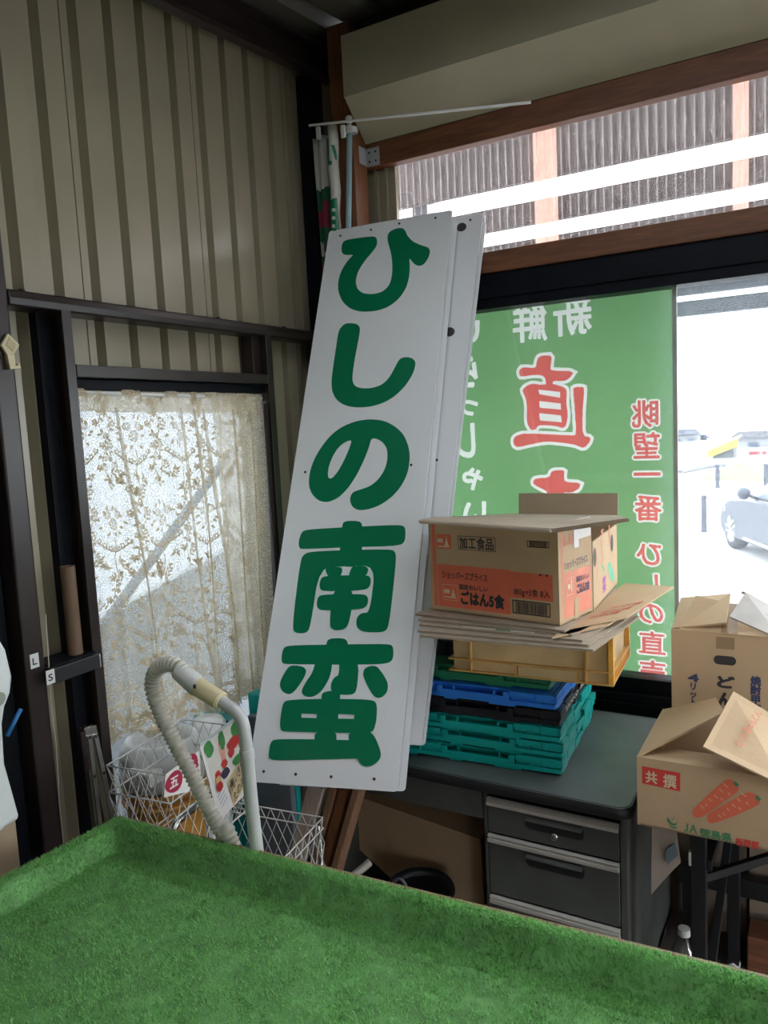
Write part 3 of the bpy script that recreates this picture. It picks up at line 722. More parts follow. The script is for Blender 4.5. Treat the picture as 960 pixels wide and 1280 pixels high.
def putn(val, polys, *_):
    for vs, fs in polys:
        q = [((p[0] - BX0) / RS, (p[1] - BZ0) / RS) for p in vs]
        for f in fs:
            for k in range(1, len(f) - 1):
                (x0, y0), (x1, y1), (x2, y2) = q[f[0]], q[f[k]], q[f[k + 1]]
                xa, xb = max(0, int(min(x0, x1, x2))), min(nC - 1, int(max(x0, x1, x2)) + 1); ya, yb = max(0, int(min(y0, y1, y2))), min(nR - 1, int(max(y0, y1, y2)) + 1)
                if xa > xb or ya > yb: continue
                X, Y = np.meshgrid(np.arange(xa, xb + 1) + .5, np.arange(ya, yb + 1) + .5)
                d0 = (x1 - x0) * (Y - y0) - (y1 - y0) * (X - x0); d1 = (x2 - x1) * (Y - y1) - (y2 - y1) * (X - x1); d2 = (x0 - x2) * (Y - y2) - (y0 - y2) * (X - x2)
                ins = ((d0 >= 0) & (d1 >= 0) & (d2 >= 0)) | ((d0 <= 0) & (d1 <= 0) & (d2 <= 0))
                sub = ink[ya:yb + 1, xa:xb + 1]; sub[ins] = np.maximum(sub[ins], val)
def mir(px0, py0, px1, py1, ch, bold=0.0):
    """mirrored glyph filling a pixel box on the banner"""
    x0, z1 = bn(px0, py0); x1, z0 = bn(px1, py1); vs, fs = glyph(ch)
    return [([(x1 - (p[0] + dx) * (x1 - x0), z0 + (p[1] + dy + .08) / .93 * (z1 - z0)) for p in vs], fs)
            for k in range(12) for dx, dy in [(bold * math.cos(k * .5236), bold * math.sin(k * .5236))]]
choku = [[(445,450),(455,425),(475,418),(530,415),(522,480),(525,500),(655,503),(625,545),(590,560),(535,555),(535,590),(500,590),(490,530),(440,522),(360,535),(348,520),(350,495),(370,480),(440,488)],
 [(315,880),(330,860),(380,845),(640,858),(664,855),(655,700),(645,600),(660,590),(705,590),(708,610),(698,740),(700,860),(745,868),(735,900),(705,930),(660,910),(600,900),(500,890),(400,910),(340,925),(318,910)],
 [(425,1110),(440,1095),(515,1090),(525,1060),(545,1050),(600,1050),(595,1080),(600,1115),(690,1120),(680,1150),(640,1175),(590,1170),(590,1230),(520,1230),(510,1170),(430,1130)],
 [(380,1290),(395,1270),(700,1270),(730,1290),(700,1340),(660,1300),(440,1300),(400,1350)], [(470,1330),(520,1330),(510,1420),(450,1490),(400,1500),(460,1420)], [(590,1330),(640,1330),(640,1450),(720,1450),(740,1410),(745,1480),(610,1490)]]
cbox = [(365,610),(380,590),(420,570),(470,580),(530,570),(605,595),(612,620),(608,680),(618,740),(610,800),(590,820),(550,805),(455,800),(440,825),(415,830),(390,790),(392,700),(385,650)]
cho = [[(455,605),(575,618),(575,650),(460,630)], [(460,668),(578,682),(580,715),(463,705)], [(460,735),(580,748),(583,785),(463,775)]]
mw, mr = 1, 2
wd = .011
putn(mw, [fill2([grow(chaikin(N_(p), 1), wd)], 0) for p in choku + [cbox]], .0006)
putn(mr, [fill2([N_(p)], 1) for p in choku], .0016)
cb = fill2([chaikin(N_(cbox), 1)] + [N_(h) for h in cho], 0); putn(mr, [cb], .0024)
# small white heading, and the white kana column at the left edge
putn(mw, mir(690, 372, 741, 416, '新', .022) + mir(639, 379, 685, 424, '鮮', .022))
for ch, a in (('い', (566, 400, 604, 428)), ('ら', (566, 446, 603, 484)), ('っ', (572, 490, 602, 520)), ('し', (566, 528, 602, 572)), ('ゃ', (573, 578, 607, 612)), ('い', (576, 622, 612, 658))):
    putn(mw, mir(*a, ch, .035))
for k, ch in enumerate('ませ'): putn(mw, mir(570, 668 + 48 * k, 610, 706 + 48 * k, ch, .035))
col = (('眺', 517), ('望', 557), ('一', 593), ('番', 635), ('ひ', 692), ('し', 731), ('の', 766), ('直', 804), ('売', 840))
for ch, cy in col:
    cx = 807 + (cy - 517) * .028; h = 16
    putn(mw, mir(cx - 18, cy - h, cx + 18, cy + h, ch, .085)); putn(mr, mir(cx - 18, cy - h, cx + 18, cy + h, ch, .020))
lay = [MB(), MB(), MB()]
for r_ in range(nR):
    row = ink[r_]; cut = np.flatnonzero(np.diff(row)) + 1; ed = [0, *cut.tolist(), nC]
    for a, b in zip(ed, ed[1:]):
        xa, xb, za = BX0 + a * RS, BX0 + b * RS, BZ0 + r_ * RS
        lay[row[a]].add([(xa, YN, za), (xb, YN, za), (xb, YN, za + RS), (xa, YN, za + RS)], [(0, 1, 2, 3)])
for mb, nm, mm, lb in zip(lay, ('cloth', 'white_lettering', 'red_lettering'), (m_ban, m_banw, m_banr), (None, 'mirrored white lettering and outlines', 'mirrored red lettering')):
    mb.keepn = True; tag(mb.build(nm, mm, ban_t), lb)

# ================================================================== LACE CURTAIN
CX = -1.735
cw0, cw1 = 1.374, 2.150
def fold(s):
    return .012 * math.sin(s * 31) + .009 * math.sin(s * 57 + 1) + .016 * math.exp(-((s - .58) / .02) ** 2) + .016 * math.exp(-((s - .69) / .02) ** 2) + .012 * math.exp(-((s - .29) / .015) ** 2) - .01 * math.exp(-((s - .635) / .03) ** 2)
def cur(s, t, lift=0.0):
    """s along the rod 0..1, t down 0..1"""
    zb = ZR(-.855 - .10 * s + .018 * math.sin(s * 19)); zt = ZR(.142 - .008 * s)
    drift = .015 * t * math.sin(s * 3.1) - .045 * t * max(0, s - .55)
    return V((CX + fold(s + .02 * t) * (.35 + .65 * t) + lift, cw0 + (cw1 - cw0) * s + drift + .004 * math.sin(7 * t), zt + (zb - zt) * t))
def lace_material(name, col, dens, tr=.5):
    m = bpy.data.materials.new(name); m.use_nodes = True; nt = m.node_tree; N = nt.nodes; L = nt.links; N.remove(N['Principled BSDF'])
    d = N.new('ShaderNodeBsdfDiffuse'); d.inputs[0].default_value = (*col, 1); tl = N.new('ShaderNodeBsdfTranslucent'); tl.inputs[0].default_value = (*col, 1)
    a = N.new('ShaderNodeMixShader'); a.inputs[0].default_value = tr; L.new(d.outputs[0], a.inputs[1]); L.new(tl.outputs[0], a.inputs[2])
    t = N.new('ShaderNodeBsdfTransparent'); b = N.new('ShaderNodeMixShader'); L.new(t.outputs[0], b.inputs[1]); L.new(a.outputs[0], b.inputs[2])
    if dens < 1:
        tc = N.new('ShaderNodeTexCoord'); v = N.new('ShaderNodeTexVoronoi'); v.feature = 'DISTANCE_TO_EDGE'; v.inputs['Scale'].default_value = 190; L.new(tc.outputs['Object'], v.inputs[0])
        mr = N.new('ShaderNodeMapRange'); mr.inputs[1].default_value = .03; mr.inputs[2].default_value = .25; mr.inputs[3].default_value = min(1, dens * 1.9); mr.inputs[4].default_value = dens * .5; L.new(v.outputs[0], mr.inputs[0]); L.new(mr.outputs[0], b.inputs[0])
    else: b.inputs[0].default_value = dens
    L.new(b.outputs[0], N['Material Output'].inputs[0]); return m
m_net = lace_material('lace_net', (.72, .68, .58), .40, .5)
m_lace = lace_material('lace_pattern', (.66, .56, .40), 1.0, .45)
m_hem = lace_material('lace_hem', (.74, .65, .48), .80, .5)
ct = thing('lace_curtain', 'cream floral lace curtain hanging over the left window', 'curtain', cur(.5, 1))
mb = MB(); mb.grid(lambda u, v: cur(u, v), 220, 40); o = mb.build('net_cloth', m_net, ct, smooth=True)
mb = MB(); mb.grid(lambda u, v: cur(.66 + .34 * u, v * .985, .012), 90, 30); o = mb.build('doubled_side', lace_material('lace_net_double', (.84, .76, .62), .50, .6), ct, smooth=True)
mb = MB(); mb.grid(lambda u, v: cur(u, v * .062, .004), 200, 3); mb.build('header', m_hem, ct, smooth=True)
mb = MB(); mb.grid(lambda u, v: cur(u, .895 + .012 * v, .003), 200, 2); mb.build('hem', m_hem, ct, smooth=True)
m_pleat = lace_material('lace_pleat', (.74, .65, .48), .72, .5)
for s0, s1, wd_ in ((.17, .27, .010), (.475, .56, .016), (.555, .60, .010), (.615, .70, .012), (.79, .80, .010), (.90, .87, .008)):
    mb = MB(); mb.grid(lambda u, v: cur(s0 + (s1 - s0) * v + wd_ * (u - .5) * (1 + .5 * math.sin(9 * v)), .05 + .93 * v, .016 + .006 * math.sin(math.pi * u)), 6, 40); mb.build('pleat', m_pleat, ct, smooth=True)
# floral pattern: sprays, roses and swags repeated over the cloth
mb = MB(); rr = random.Random(3)
LW, LH = cw1 - cw0, 1.02
def leafp(cx, cy, a, ln, wd_, mb=mb):
    pts = [(0, 0), (.3, .5), (.65, .45), (1, 0), (.65, -.45), (.3, -.5)]
    ca, sa_ = math.cos(a), math.sin(a); vs = []
    for p, q in pts:
        x = cx + (p * ln) * ca - q * wd_ * sa_; y = cy + p * ln * sa_ + q * wd_ * ca
        s, t = x / LW, y / LH
        if not (0 <= s <= 1 and 0 <= t <= 1): return
        vs.append(cur(s, t, .0025))
    mb.add(vs, [(0, 1, 2), (0, 2, 3), (0, 3, 4), (0, 4, 5)])
def flower(cx, cy, r_, n=5, ph=0):
    for k in range(n): leafp(cx + math.cos(ph + k * 6.283 / n) * r_ * .22, cy + math.sin(ph + k * 6.283 / n) * r_ * .22, ph + k * 6.283 / n, r_ * .8, r_ * .62)
def rose(cx, cy, r_):
    for k in range(7): a = k * .9; leafp(cx + math.cos(a) * r_ * .75, cy + math.sin(a) * r_ * .75, a + 1.8, r_ * .75, r_ * .33)
    for k in range(5): a = k * 1.256 + .5; leafp(cx + math.cos(a) * r_ * .34, cy + math.sin(a) * r_ * .34, a + 1.7, r_ * .45, r_ * .26)
def stem(pts, wd_=.0022):
    for (x0, y0), (x1, y1) in zip(pts, pts[1:]):
        d_ = math.hypot(x1 - x0, y1 - y0); leafp(x0, y0, math.atan2(y1 - y0, x1 - x0), d_ * 1.15, wd_ * 1.6)
tile_w, tile_h = .185, .255
for r_i in range(-1, 5):
    for c_i in range(-1, 6):
        ox = c_i * tile_w + (tile_w / 2 if r_i % 2 else 0); oy = .075 + r_i * tile_h
        rose(ox, oy + .055, .019); rose(ox - .020, oy + .028, .013); rose(ox + .022, oy + .026, .014)
        for k in range(12):
            a = 2 * math.pi * k / 12 + rr.uniform(-.2, .2); q = rr.uniform(.030, .046); leafp(ox + math.cos(a) * q, oy + .045 + math.sin(a) * q * .9, a + rr.uniform(-.7, .7), .017, .008)
        sw = [(ox - .062 + .124 * i / 14, oy + .098 + .036 * math.sin(math.pi * i / 14)) for i in range(15)]; stem(sw, .003)
        for i, p in enumerate(sw[1:-1]):
            if i % 2 == 0: flower(p[0], p[1] - .006, .0105, 5, i)
        for sg in (-1, 1):
            col_ = [(ox + sg * (.080 + .008 * math.sin(i * .9)), oy - .06 + i * .016) for i in range(17)]; stem(col_, .0024)
            for i, p in enumerate(col_):
                leafp(p[0], p[1], .5 + sg * .4 + (i % 2) * 2.1, .019, .008)
                if i % 4 == 1: flower(p[0] + sg * -.012, p[1], .012, 5, i)
                if i % 4 == 3: flower(p[0] + sg * .008, p[1] + .005, .009, 5, i)
        for k in range(7):
            x_ = ox + rr.uniform(-.06, .06); y_ = oy + rr.uniform(.155, .215); flower(x_, y_, rr.uniform(.008, .013), 5, k); leafp(x_, y_, rr.uniform(0, 6.28), .022, .007); leafp(x_, y_, rr.uniform(0, 6.28), .02, .007)
        stem([(ox, oy + .09), (ox + .006, oy + .12), (ox - .004, oy + .15), (ox + .004, oy + .20)], .003)
for i in range(150):     # scalloped border at the bottom
    s = i / 150; flower(s * LW, LH * (.945 + .02 * math.sin(i * .6)), .011, 5, i)
    leafp(s * LW, LH * .975, 1.2 + (i % 3) * .5, .014, .007)
mb.keepn = True
mb.build('floral_pattern', m_lace, ct)
mb = MB(); p = cur(.895, .075, .008); mb.box((p.x, p.y - .010, p.z - .014), (p.x + .001, p.y + .013, p.z + .012)); tag(mb.build('care_label', mat('label_green', (.32, .33, .22), .7), ct), 'small green label')
mb = MB(); mb.tube([(CX, cw0 - .004, ZR(.132)), (CX, 2.163, ZR(.120))], .006, 8); o = mb.build('curtain_rod', m_whitep); tag(o, 'thin curtain rod running through the lace header', 'curtain rod')
# dark side curtain strip right of the lace
mb = MB(); mb.grid(lambda u, v: V((CX + .02 + .006 * math.sin(u * 14), 2.150 + .014 * u, ZR(.10) - .95 * v)), 14, 10); o = mb.build('dark_drape', mat('dark_brown_cloth', (.03, .022, .02), .9), smooth=True, solid=.002); tag(o, 'narrow dark brown drape at the right edge of the lace curtain', 'curtain')

# ================================================================== STEEL DESK
DZ = .72; DX0, DX1, DY0, DY1 = -1.43, -.425, 1.893, 2.545
dk = thing('steel_desk', 'old grey-green steel desk with a black rimmed top under the window', 'desk', V(((DX0 + DX1) / 2, 2.2, 0)))
def rrect(x0, y0, x1, y1, r_, n=6):
    out = []
    for cx, cy, a0 in ((x1 - r_, y0 + r_, -90), (x1 - r_, y1 - r_, 0), (x0 + r_, y1 - r_, 90), (x0 + r_, y0 + r_, 180)):
        for k in range(n + 1): a = math.radians(a0 + 90 * k / n); out.append((cx + r_ * math.cos(a), cy + r_ * math.sin(a)))
    return out
mb = MB(); q = rrect(DX0 + .004, DY0 + .004, DX1 - .004, DY1, .035); mb.slab([V((x, y, DZ)) for x, y in q], .028, V((0, 0, 1))); mb.build('desk_top', m_desktop, dk)
mb = MB(); q = rrect(DX0, DY0, DX1, DY1 - .002, .038); q2 = rrect(DX0 + .008, DY0 + .008, DX1 - .008, DY1 - .006, .032); k = len(q)
lv = [(q2, .0015), (q, -.004), (q, -.030), (q2, -.034), (q2, -.031)]
vs = [V((x, y, DZ + dz)) for L_, dz in lv for x, y in L_]
mb.add(vs, [(j * k + i, j * k + (i + 1) % k, (j + 1) * k + (i + 1) % k, (j + 1) * k + i) for j in range(4) for i in range(k)]); mb.build('edge_band', m_rubber, dk, smooth=True)
# pedestal carcass
PXa, PXb, PY = -.842, -.440, 1.925
mb = MB()
mb.box((PXa, PY, .06), (PXa + .012, 2.52, .686)); mb.box((PXb - .02, PY, .06), (PXb, 2.52, .686)); mb.box((PXa, 2.51, .06), (PXb, 2.52, .686)); mb.box((PXa, PY, .06), (PXb, 2.52, .09)); mb.box((PXa, PY + .02, .675), (PXb, 2.52, .686))
for lx in (PXa + .01, PXb - .04):
    for ly in (PY + .01, 2.47): mb.box((lx, ly, 0), (lx + .03, ly + .03, .06))
mb.build('pedestal', m_deskg, dk, bevel=.003)
dz = [(.665, .560), (.555, .375), (.370, .10)]
for i, (zt, zb) in enumerate(dz):
    mb = MB(); mb.box((PXa + .014, PY - .002, zb), (PXb - .022, PY + .016, zt - .024)); mb.box((PXa + .03, PY + .016, zb + .01), (PXb - .04, 2.35, zt - .05)); d_ = mb.build('drawer', m_deskg, dk, bevel=.002)
    mb = MB(); mb.prism([(0, 0), (-.012, .002), (-.013, .012), (-.006, .016), (-.013, .021), (-.006, .024), (0, .024)], (PXa + .014, PY, zt - .024), (PXb - .022, PY, zt - .024), V((0, 1, 0)), V((0, 0, 1))); tag(mb.build('pull_strip', m_trimm, d_), 'aluminium pull strip')
    cx = (PXa + PXb) / 2 + .005; hz = zt - .032
    mb = MB(); q = rrect(cx - .082, hz - .038, cx + .082, hz, .014); mb.slab([V((x, PY - .0035, z)) for x, z in q], .001, V((0, -1, 0)))
    mb.build('handle_recess', m_rubber, d_)
    mb = MB(); mb.prism([(0, 0), (-.010, -.004), (-.012, -.010), (-.008, -.012), (0, -.008)], (cx - .078, PY - .004, hz), (cx + .078, PY - .004, hz), V((0, 1, 0)), V((0, 0, 1))); mb.build('handle_lip', m_deskg, d_)
    if i == 0:
        mb = MB(); mb.lathe([(0, .005), (.008, .005), (.011, .002), (.011, 0)], (cx + .0, PY - .002, zb + .028), 18, V((0, -1, 0))); lk = mb.build('lock', m_chrome, d_, smooth=True)
        mb = MB(); mb.box((cx - .001, PY - .0085, zb + .023), (cx + .001, PY - .0068, zb + .033)); mb.build('keyhole', m_ink, lk)
# knee drawer, left leg, back panel
mb = MB(); mb.box((DX0 + .05, PY, .592), (PXa - .004, PY + .016, .682)); mb.box((DX0 + .06, PY + .016, .60), (PXa - .02, 2.3, .66)); mb.build('drawer', m_deskg, dk, bevel=.002)
mb = MB(); mb.box((DX0 + .02, PY, 0), (DX0 + .045, 2.52, .686)); mb.build('leg', m_deskg, dk, bevel=.003)
mb = MB(); mb.box((DX0 + .045, 2.50, .25), (PXa, 2.512, .686)); mb.build('modesty_panel', m_deskg, dk)

# ================================================================== STACK OF CRATES ON THE DESK
CW_, CD_ = .535, .455
def crate(name, label, m, loc, rot, h=.050, group=None, txt=False):
    t = thing(name, label, 'crate', loc, rot, group)
    w2 = CW_
    # local: x 0..-w (right front corner at the origin), y 0..d
    mb = MB(); mb.box((-w2 + .012, .045, .004), (-.012, CD_ - .045, h - .006))
    for xa, xb in ((-w2 + .012, -.365), (-.135, -.012)): mb.box((xa, .012, .0045), (xb, .05, h - .0065)); mb.box((xa, CD_ - .05, .0045), (xb, CD_ - .012, h - .0065))
    mb.box((-w2 + .004, .002, .006), (-.004, CD_ - .002, .019))                       # bottom band all round
    for x0, x1 in ((-w2 + .03, -w2 + .09), (-.20, -.12), (-.34, -.30)):               # foot pads along the front and back
        mb.box((x0, .004, 0), (x1, .016, .008)); mb.box((x0, CD_ - .016, 0), (x1, CD_ - .004, .008))
    for y0 in (.03, .2, .37): mb.box((-.016, y0, 0), (-.004, y0 + .06, .008)); mb.box((-w2 + .004, y0, 0), (-w2 + .016, y0 + .06, .008))
    mb.build('base', m, t, bevel=.0015, local=True)
    # top rim in stepped lengths
    for x0, x1, z0 in ((-w2, -w2 + .075, .026), (-w2 + .078, -w2 + .165, .032), (-.135, -.06, .030), (-.058, 0, .024)):
        for ya, yb in ((0, .014), (CD_ - .014, CD_)): mb = MB(); mb.box((x0, ya, z0), (x1, yb, h)); mb.build('rim', m, t, bevel=.0015, local=True)
    for y0, y1 in ((.0, .07), (.075, .17), (.285, .38), (.385, CD_)):
        for xa, xb in ((-.012, 0), (-w2, -w2 + .012)): mb = MB(); mb.box((xa, y0, .024), (xb, y1, h)); mb.build('rim', m, t, bevel=.0015, local=True)
    for ya, yb in ((.0, .010), (CD_ - .010, CD_)):                                       # handle bridge with the dark slot above it
        mb = MB(); mb.box((-.36, ya, .018), (-.14, yb, .030)); mb.box((-.362, ya, .018), (-.345, yb, h - .004)); mb.box((-.155, ya, .018), (-.138, yb, h - .004)); mb.build('handle', m, t, bevel=.002, local=True)
    for k, yc in enumerate((.17, .285)): pass
    mb = MB(); mb.box((-.005, .18, .016), (0, .275, .030)); mb.build('side_handle', m, t, bevel=.002, local=True)
    for xa in (-.052, -.10, -w2 + .10, -w2 + .045, -.185, -.31):                           # upright ribs of the folded wall
        mb = MB(); mb.box((xa, .003, .015), (xa + .004, .012, h - .004)); mb.build('rib', m, t, local=True)
    mb = MB(); mb.box((-w2 + .016, .016, h - .005), (-.016, CD_ * .5 - .002, h - .001)); mb.build('folded_panel', m, t, bevel=.001, local=True)
    mb = MB(); mb.box((-w2 + .016, CD_ * .5 + .002, h - .006), (-.016, CD_ - .016, h - .001)); mb.build('folded_panel', m, t, bevel=.001, local=True)
    if txt:
        mb = MB(); fr = chars(txt, .06, .0, .06 + .028 * len(txt), .018, .03)
        mb.flat(fr, V((.0008, 0, .026)), V((0, 1, 0)), V((0, 0, 1))); mb.build('lettering', m_paper, t, local=True)
    return t
CR = V((-.634, 2.006, DZ + .001)); step = .0465
rots = (.075, .06, .07, .072, .05, .045)
kinds = [(m_teal, 'teal folding crate at the bottom of the stack, directly on the desk', 'teal folding crates'), (m_teal, 'middle one of the three teal folding crates in the stack', 'teal folding crates'),
         (m_teal, 'teal folding crate just beneath the black one', 'teal folding crates'), (m_blk, 'black folding crate between the blue and teal ones', None), (m_blue, 'bright blue folding crate on top of the black one', None), (m_dgreen, 'dark green folding crate under the yellow crate', None)]
first = None
dxs = (0, .002, -.002, -.002, -.012, -.035)
for i, (m, lb, gr) in enumerate(kinds):
    loc = CR + V((dxs[i], .004 * (i % 2) + (.02 if i == 5 else 0), step * i))
    if i in (1, 2):
        c = copy_tree(first); c.location = loc; c.rotation_euler = (0, 0, rots[i]); c['label'] = lb
    else:
        c = crate('folding_crate', lb, m, loc, rots[i], .0465, gr, txt='SANKO  6B' if i == 3 else False)
        if i == 0: first = c
# yellow crate
YZ = DZ + .001 + step * 6 + .001
def z_at(px, py, z): return at(px, py, z=z)
ya = z_at(561, 838, YZ); yb = z_at(767, 859, YZ); yc = z_at(803, 822, YZ)
yu = (yb - ya); YW = yu.length; yu.normalize(); yv_ = V((-yu.y, yu.x, 0)); YD = (yc - yb).length
YH = .145
yt = thing('yellow_crate', 'worn translucent yellow crate under the flattened cardboard', 'crate', V((ya.x, ya.y, YZ)), math.atan2(yu.y, yu.x))
mb = MB(); T = .005
mb.box((.012, .012, 0), (YW - .012, YD - .012, .006)); mb.box((.012, .012, 0), (YW - .012, .012 + T, YH)); mb.box((.012, YD - .012 - T, 0), (YW - .012, YD - .012, YH)); mb.box((.012, .012, 0), (.012 + T, YD - .012, YH)); mb.box((YW - .012 - T, .012, 0), (YW - .012, YD - .012, YH))
mb.build('wall', m_yellow, yt, local=True, bevel=.002)
for z0, z1, nm in ((.0, .005, 'rim'), (.034, .039, 'rim'), (YH - .006, YH, 'rim')):
    mb = MB(); a4 = [(0, 0), (YW, 0), (YW, YD), (0, YD)]; b4 = [(.014, .014), (YW - .014, .014), (YW - .014, YD - .014), (.014, YD - .014)]
    vs = [V((*p, z)) for z in (z0, z1) for p in a4 + b4]; fs = []
    for i in range(4):
        j = (i + 1) % 4; fs += [(i, j, 4 + j, 4 + i), (8 + i, 12 + i, 12 + j, 8 + j), (i, 8 + i, 8 + j, j), (4 + i, 4 + j, 12 + j, 12 + i)]
    mb.add(vs, fs); mb.build(nm, m_yellowm, yt, local=True, bevel=.001)
for x0 in (.065, YW - .075): 
    mb = MB(); mb.box((x0, .001, .0), (x0 + .005, .014, YH)); mb.build('rib', m_yellowm, yt, local=True)
for x0 in (.20, .37): 
    mb = MB(); mb.box((x0, .001, .0), (x0 + .005, .014, .036)); mb.build('rib', m_yellowm, yt, local=True)
for k in range(13):
    y0 = .03 + k * (YD - .06) / 12; mb = MB(); mb.box((YW - .013, y0, .004), (YW - .001, y0 + .004, .037)); mb.build('rib', m_yellowr, yt, local=True)
for y0 in (.001, YD - .02): mb = MB(); mb.box((YW - .014, y0, 0), (YW + .001, y0 + .018, YH)); mb.build('corner_post', m_yellowr, yt, local=True, bevel=.002)
mb = MB(); mb.box((.21, -.0004, .006), (.37, .010, .033)); tag(mb.build('blank_plate', m_yellow, yt, local=True), 'worn grey-yellow plate')
# black mesh basket behind the stack
bk = thing('black_basket', 'small black mesh basket just visible left of the yellow crate', 'basket', V((-1.07, 2.14, DZ + step * 6 + .003)))
L0 = bk.location.copy(); bx0, bx1 = -1.150, -.998
mb = MB()
for i in range(11): mb.box((bx0 + i * .0148, 2.10, L0.z), (bx0 + i * .0148 + .004, 2.104, L0.z + .10))
for k in range(8): mb.box((bx0, 2.10, L0.z + .008 + k * .012), (bx1, 2.104, L0.z + .012 + k * .012))
mb.build('mesh_side', m_blk, bk)
mb = MB(); mb.box((bx0 - .004, 2.096, L0.z + .10), (bx1 + .004, 2.112, L0.z + .108)); mb.build('rim', m_blk, bk)
mb = MB(); mb.box((bx0, 2.104, L0.z), (bx1, 2.24, L0.z + .004)); mb.box((bx0, 2.236, L0.z + .004), (bx1, 2.24, L0.z + .108)); mb.build('base', m_blk, bk)

# ================================================================== FLATTENED CARDBOARD AND BOXES ON THE STACK
KZ = YZ + YH + .002
def sheet(px_pts, z, t, name, label, m=m_cardg, bend=None, group='flattened cardboard sheets on the yellow crate'):
    pts = [at(px, py, z=z) for px, py in px_pts]
    if bend: pts = [p + V((0, 0, b)) for p, b in zip(pts, bend)]
    o = None; mb = MB(); ctr = sum(pts, V((0, 0, 0))) / len(pts)
    # two liners and a fluted middle showing at the edges
    n = V((0, 0, 1))
    mb.slab(pts, t * .25, n); mb.slab([p - n * (t * .75) for p in pts], t * .25, n)
    if m is not None:
        inn = [p + (ctr - p) * .012 - n * (t * .25) for p in pts]; mb.slab(inn, t * .5, n)
    return tag(mb.build(name, m), label, 'cardboard', group)
lab = ['lowest flattened cardboard sheet lying on the yellow crate', 'second flattened cardboard sheet up from the yellow crate', 'third flattened cardboard sheet up, with a white printed edge', 'fourth flattened cardboard sheet up from the yellow crate']
sheet([(524, 794), (742, 812), (800, 770), (600, 765)], KZ + .006, .0055, 'flattened_carton', lab[0])
sheet([(521, 788), (736, 806), (800, 762), (600, 758)], KZ + .0125, .0055, 'flattened_carton', lab[1])
o3 = sheet([(523, 780), (728, 800), (806, 752), (600, 752)], KZ + .019, .0055, 'flattened_carton', lab[2])
o4 = sheet([(522, 774), (716, 793), (812, 748), (600, 746)], KZ + .0255, .0055, 'flattened_carton', lab[3])
# white printed edge strip on the third sheet
A = at(578, 785, z=KZ + .016); B = at(668, 793, z=KZ + .016)
mb = MB(); dn = V((0, -.0012, 0)); mb.slab([A + dn, B + dn, B + dn + V((0, 0, .006)), A + dn + V((0, 0, .006))], .001, V((0, -1, 0)))
ps = mb.build('edge_print', m_paper, o3); mb = MB(); a_ = A.lerp(B, .48); b_ = A.lerp(B, .68); dn = V((0, -.0018, 0)); mb.slab([a_ + dn, b_ + dn, b_ + dn + V((0, 0, .006)), a_ + dn + V((0, 0, .006))], .0006, V((0, -1, 0))); mb.build('edge_stripe', m_inkg, ps)
RZ = KZ + .033
# top opened carton whose flap sticks out to the right
P0 = [(520, 767), (704, 786), (757, 753), (600, 740)]
o5 = sheet([(519, 767), (706, 788), (790, 735), (600, 735)], RZ, .006, 'flattened_carton', 'topmost flattened cardboard sheet, carrying the printed rice box')
fp = [at(699, 787, z=RZ - .002), at(783, 771, z=RZ + .0), at(842, 733, z=RZ + .012), at(781, 729, z=RZ)]
mb = MB(); mb.slab(fp, .005, V((0, 0, 1))); fl = mb.build('flap', m_card, o5)
fu = (fp[1] - fp[0]); fvv = (fp[2] - fp[1])
mb = MB()
for k, (a0, a1, b0) in enumerate(((.30, .80, .30), (.34, .86, .44), (.22, .70, .20))):
    polys = chars('サツマイモ産', a0, b0, a1, b0 + .10, .02); nn = fu.cross(fvv).normalized()
    mb.flat(polys, fp[0] + nn * .0012, fu, fvv)
tag(mb.build('red_print', m_red, fl), 'faded red print')
sheet([(690, 797), (760, 781), (812, 748), (740, 760)], RZ - .0075, .004, 'flattened_carton', 'creased loose cardboard flap under the topmost sheet at its right end', m_card)

def carton(name, label, fl, fr, depth, z0, z1, m=m_card, t=.005, cat='box', group=None, back_cut=0.0):
    """open box: four separate walls; fl, fr = front bottom corners; depth = vector to the back"""
    fl = V((fl[0], fl[1], 0)); fr = V((fr[0], fr[1], 0)); d_ = V((depth[0], depth[1], 0)); up = V((0, 0, 1))
    bt = thing(name, label, cat, V(((fl.x + fr.x) / 2 + d_.x / 2, (fl.y + fr.y) / 2 + d_.y / 2, z0)), group=group)
    zb = z1 - back_cut
    def wall(a, b, nm, za, zb_):
        e = (b - a).normalized(); n = e.cross(up)
        mb = MB(); mb.slab([a + up * z0, b + up * z0, b + up * zb_, a + up * za], t, n); return mb.build(nm, m, bt)
    wf_ = wall(fl, fr, 'front_wall', z1, z1); wr = wall(fr, fr + d_, 'side_wall', z1, zb); wb = wall(fr + d_, fl + d_, 'back_wall', zb, zb); wl_ = wall(fl + d_, fl, 'side_wall', zb, z1)
    mb = MB(); mb.slab([fl + up * (z0 + t), fr + up * (z0 + t), fr + d_ + up * (z0 + t), fl + d_ + up * (z0 + t)], t, up); mb.build('bottom', m_cardi, bt)
    return bt, wf_, wr, fl, fr, d_
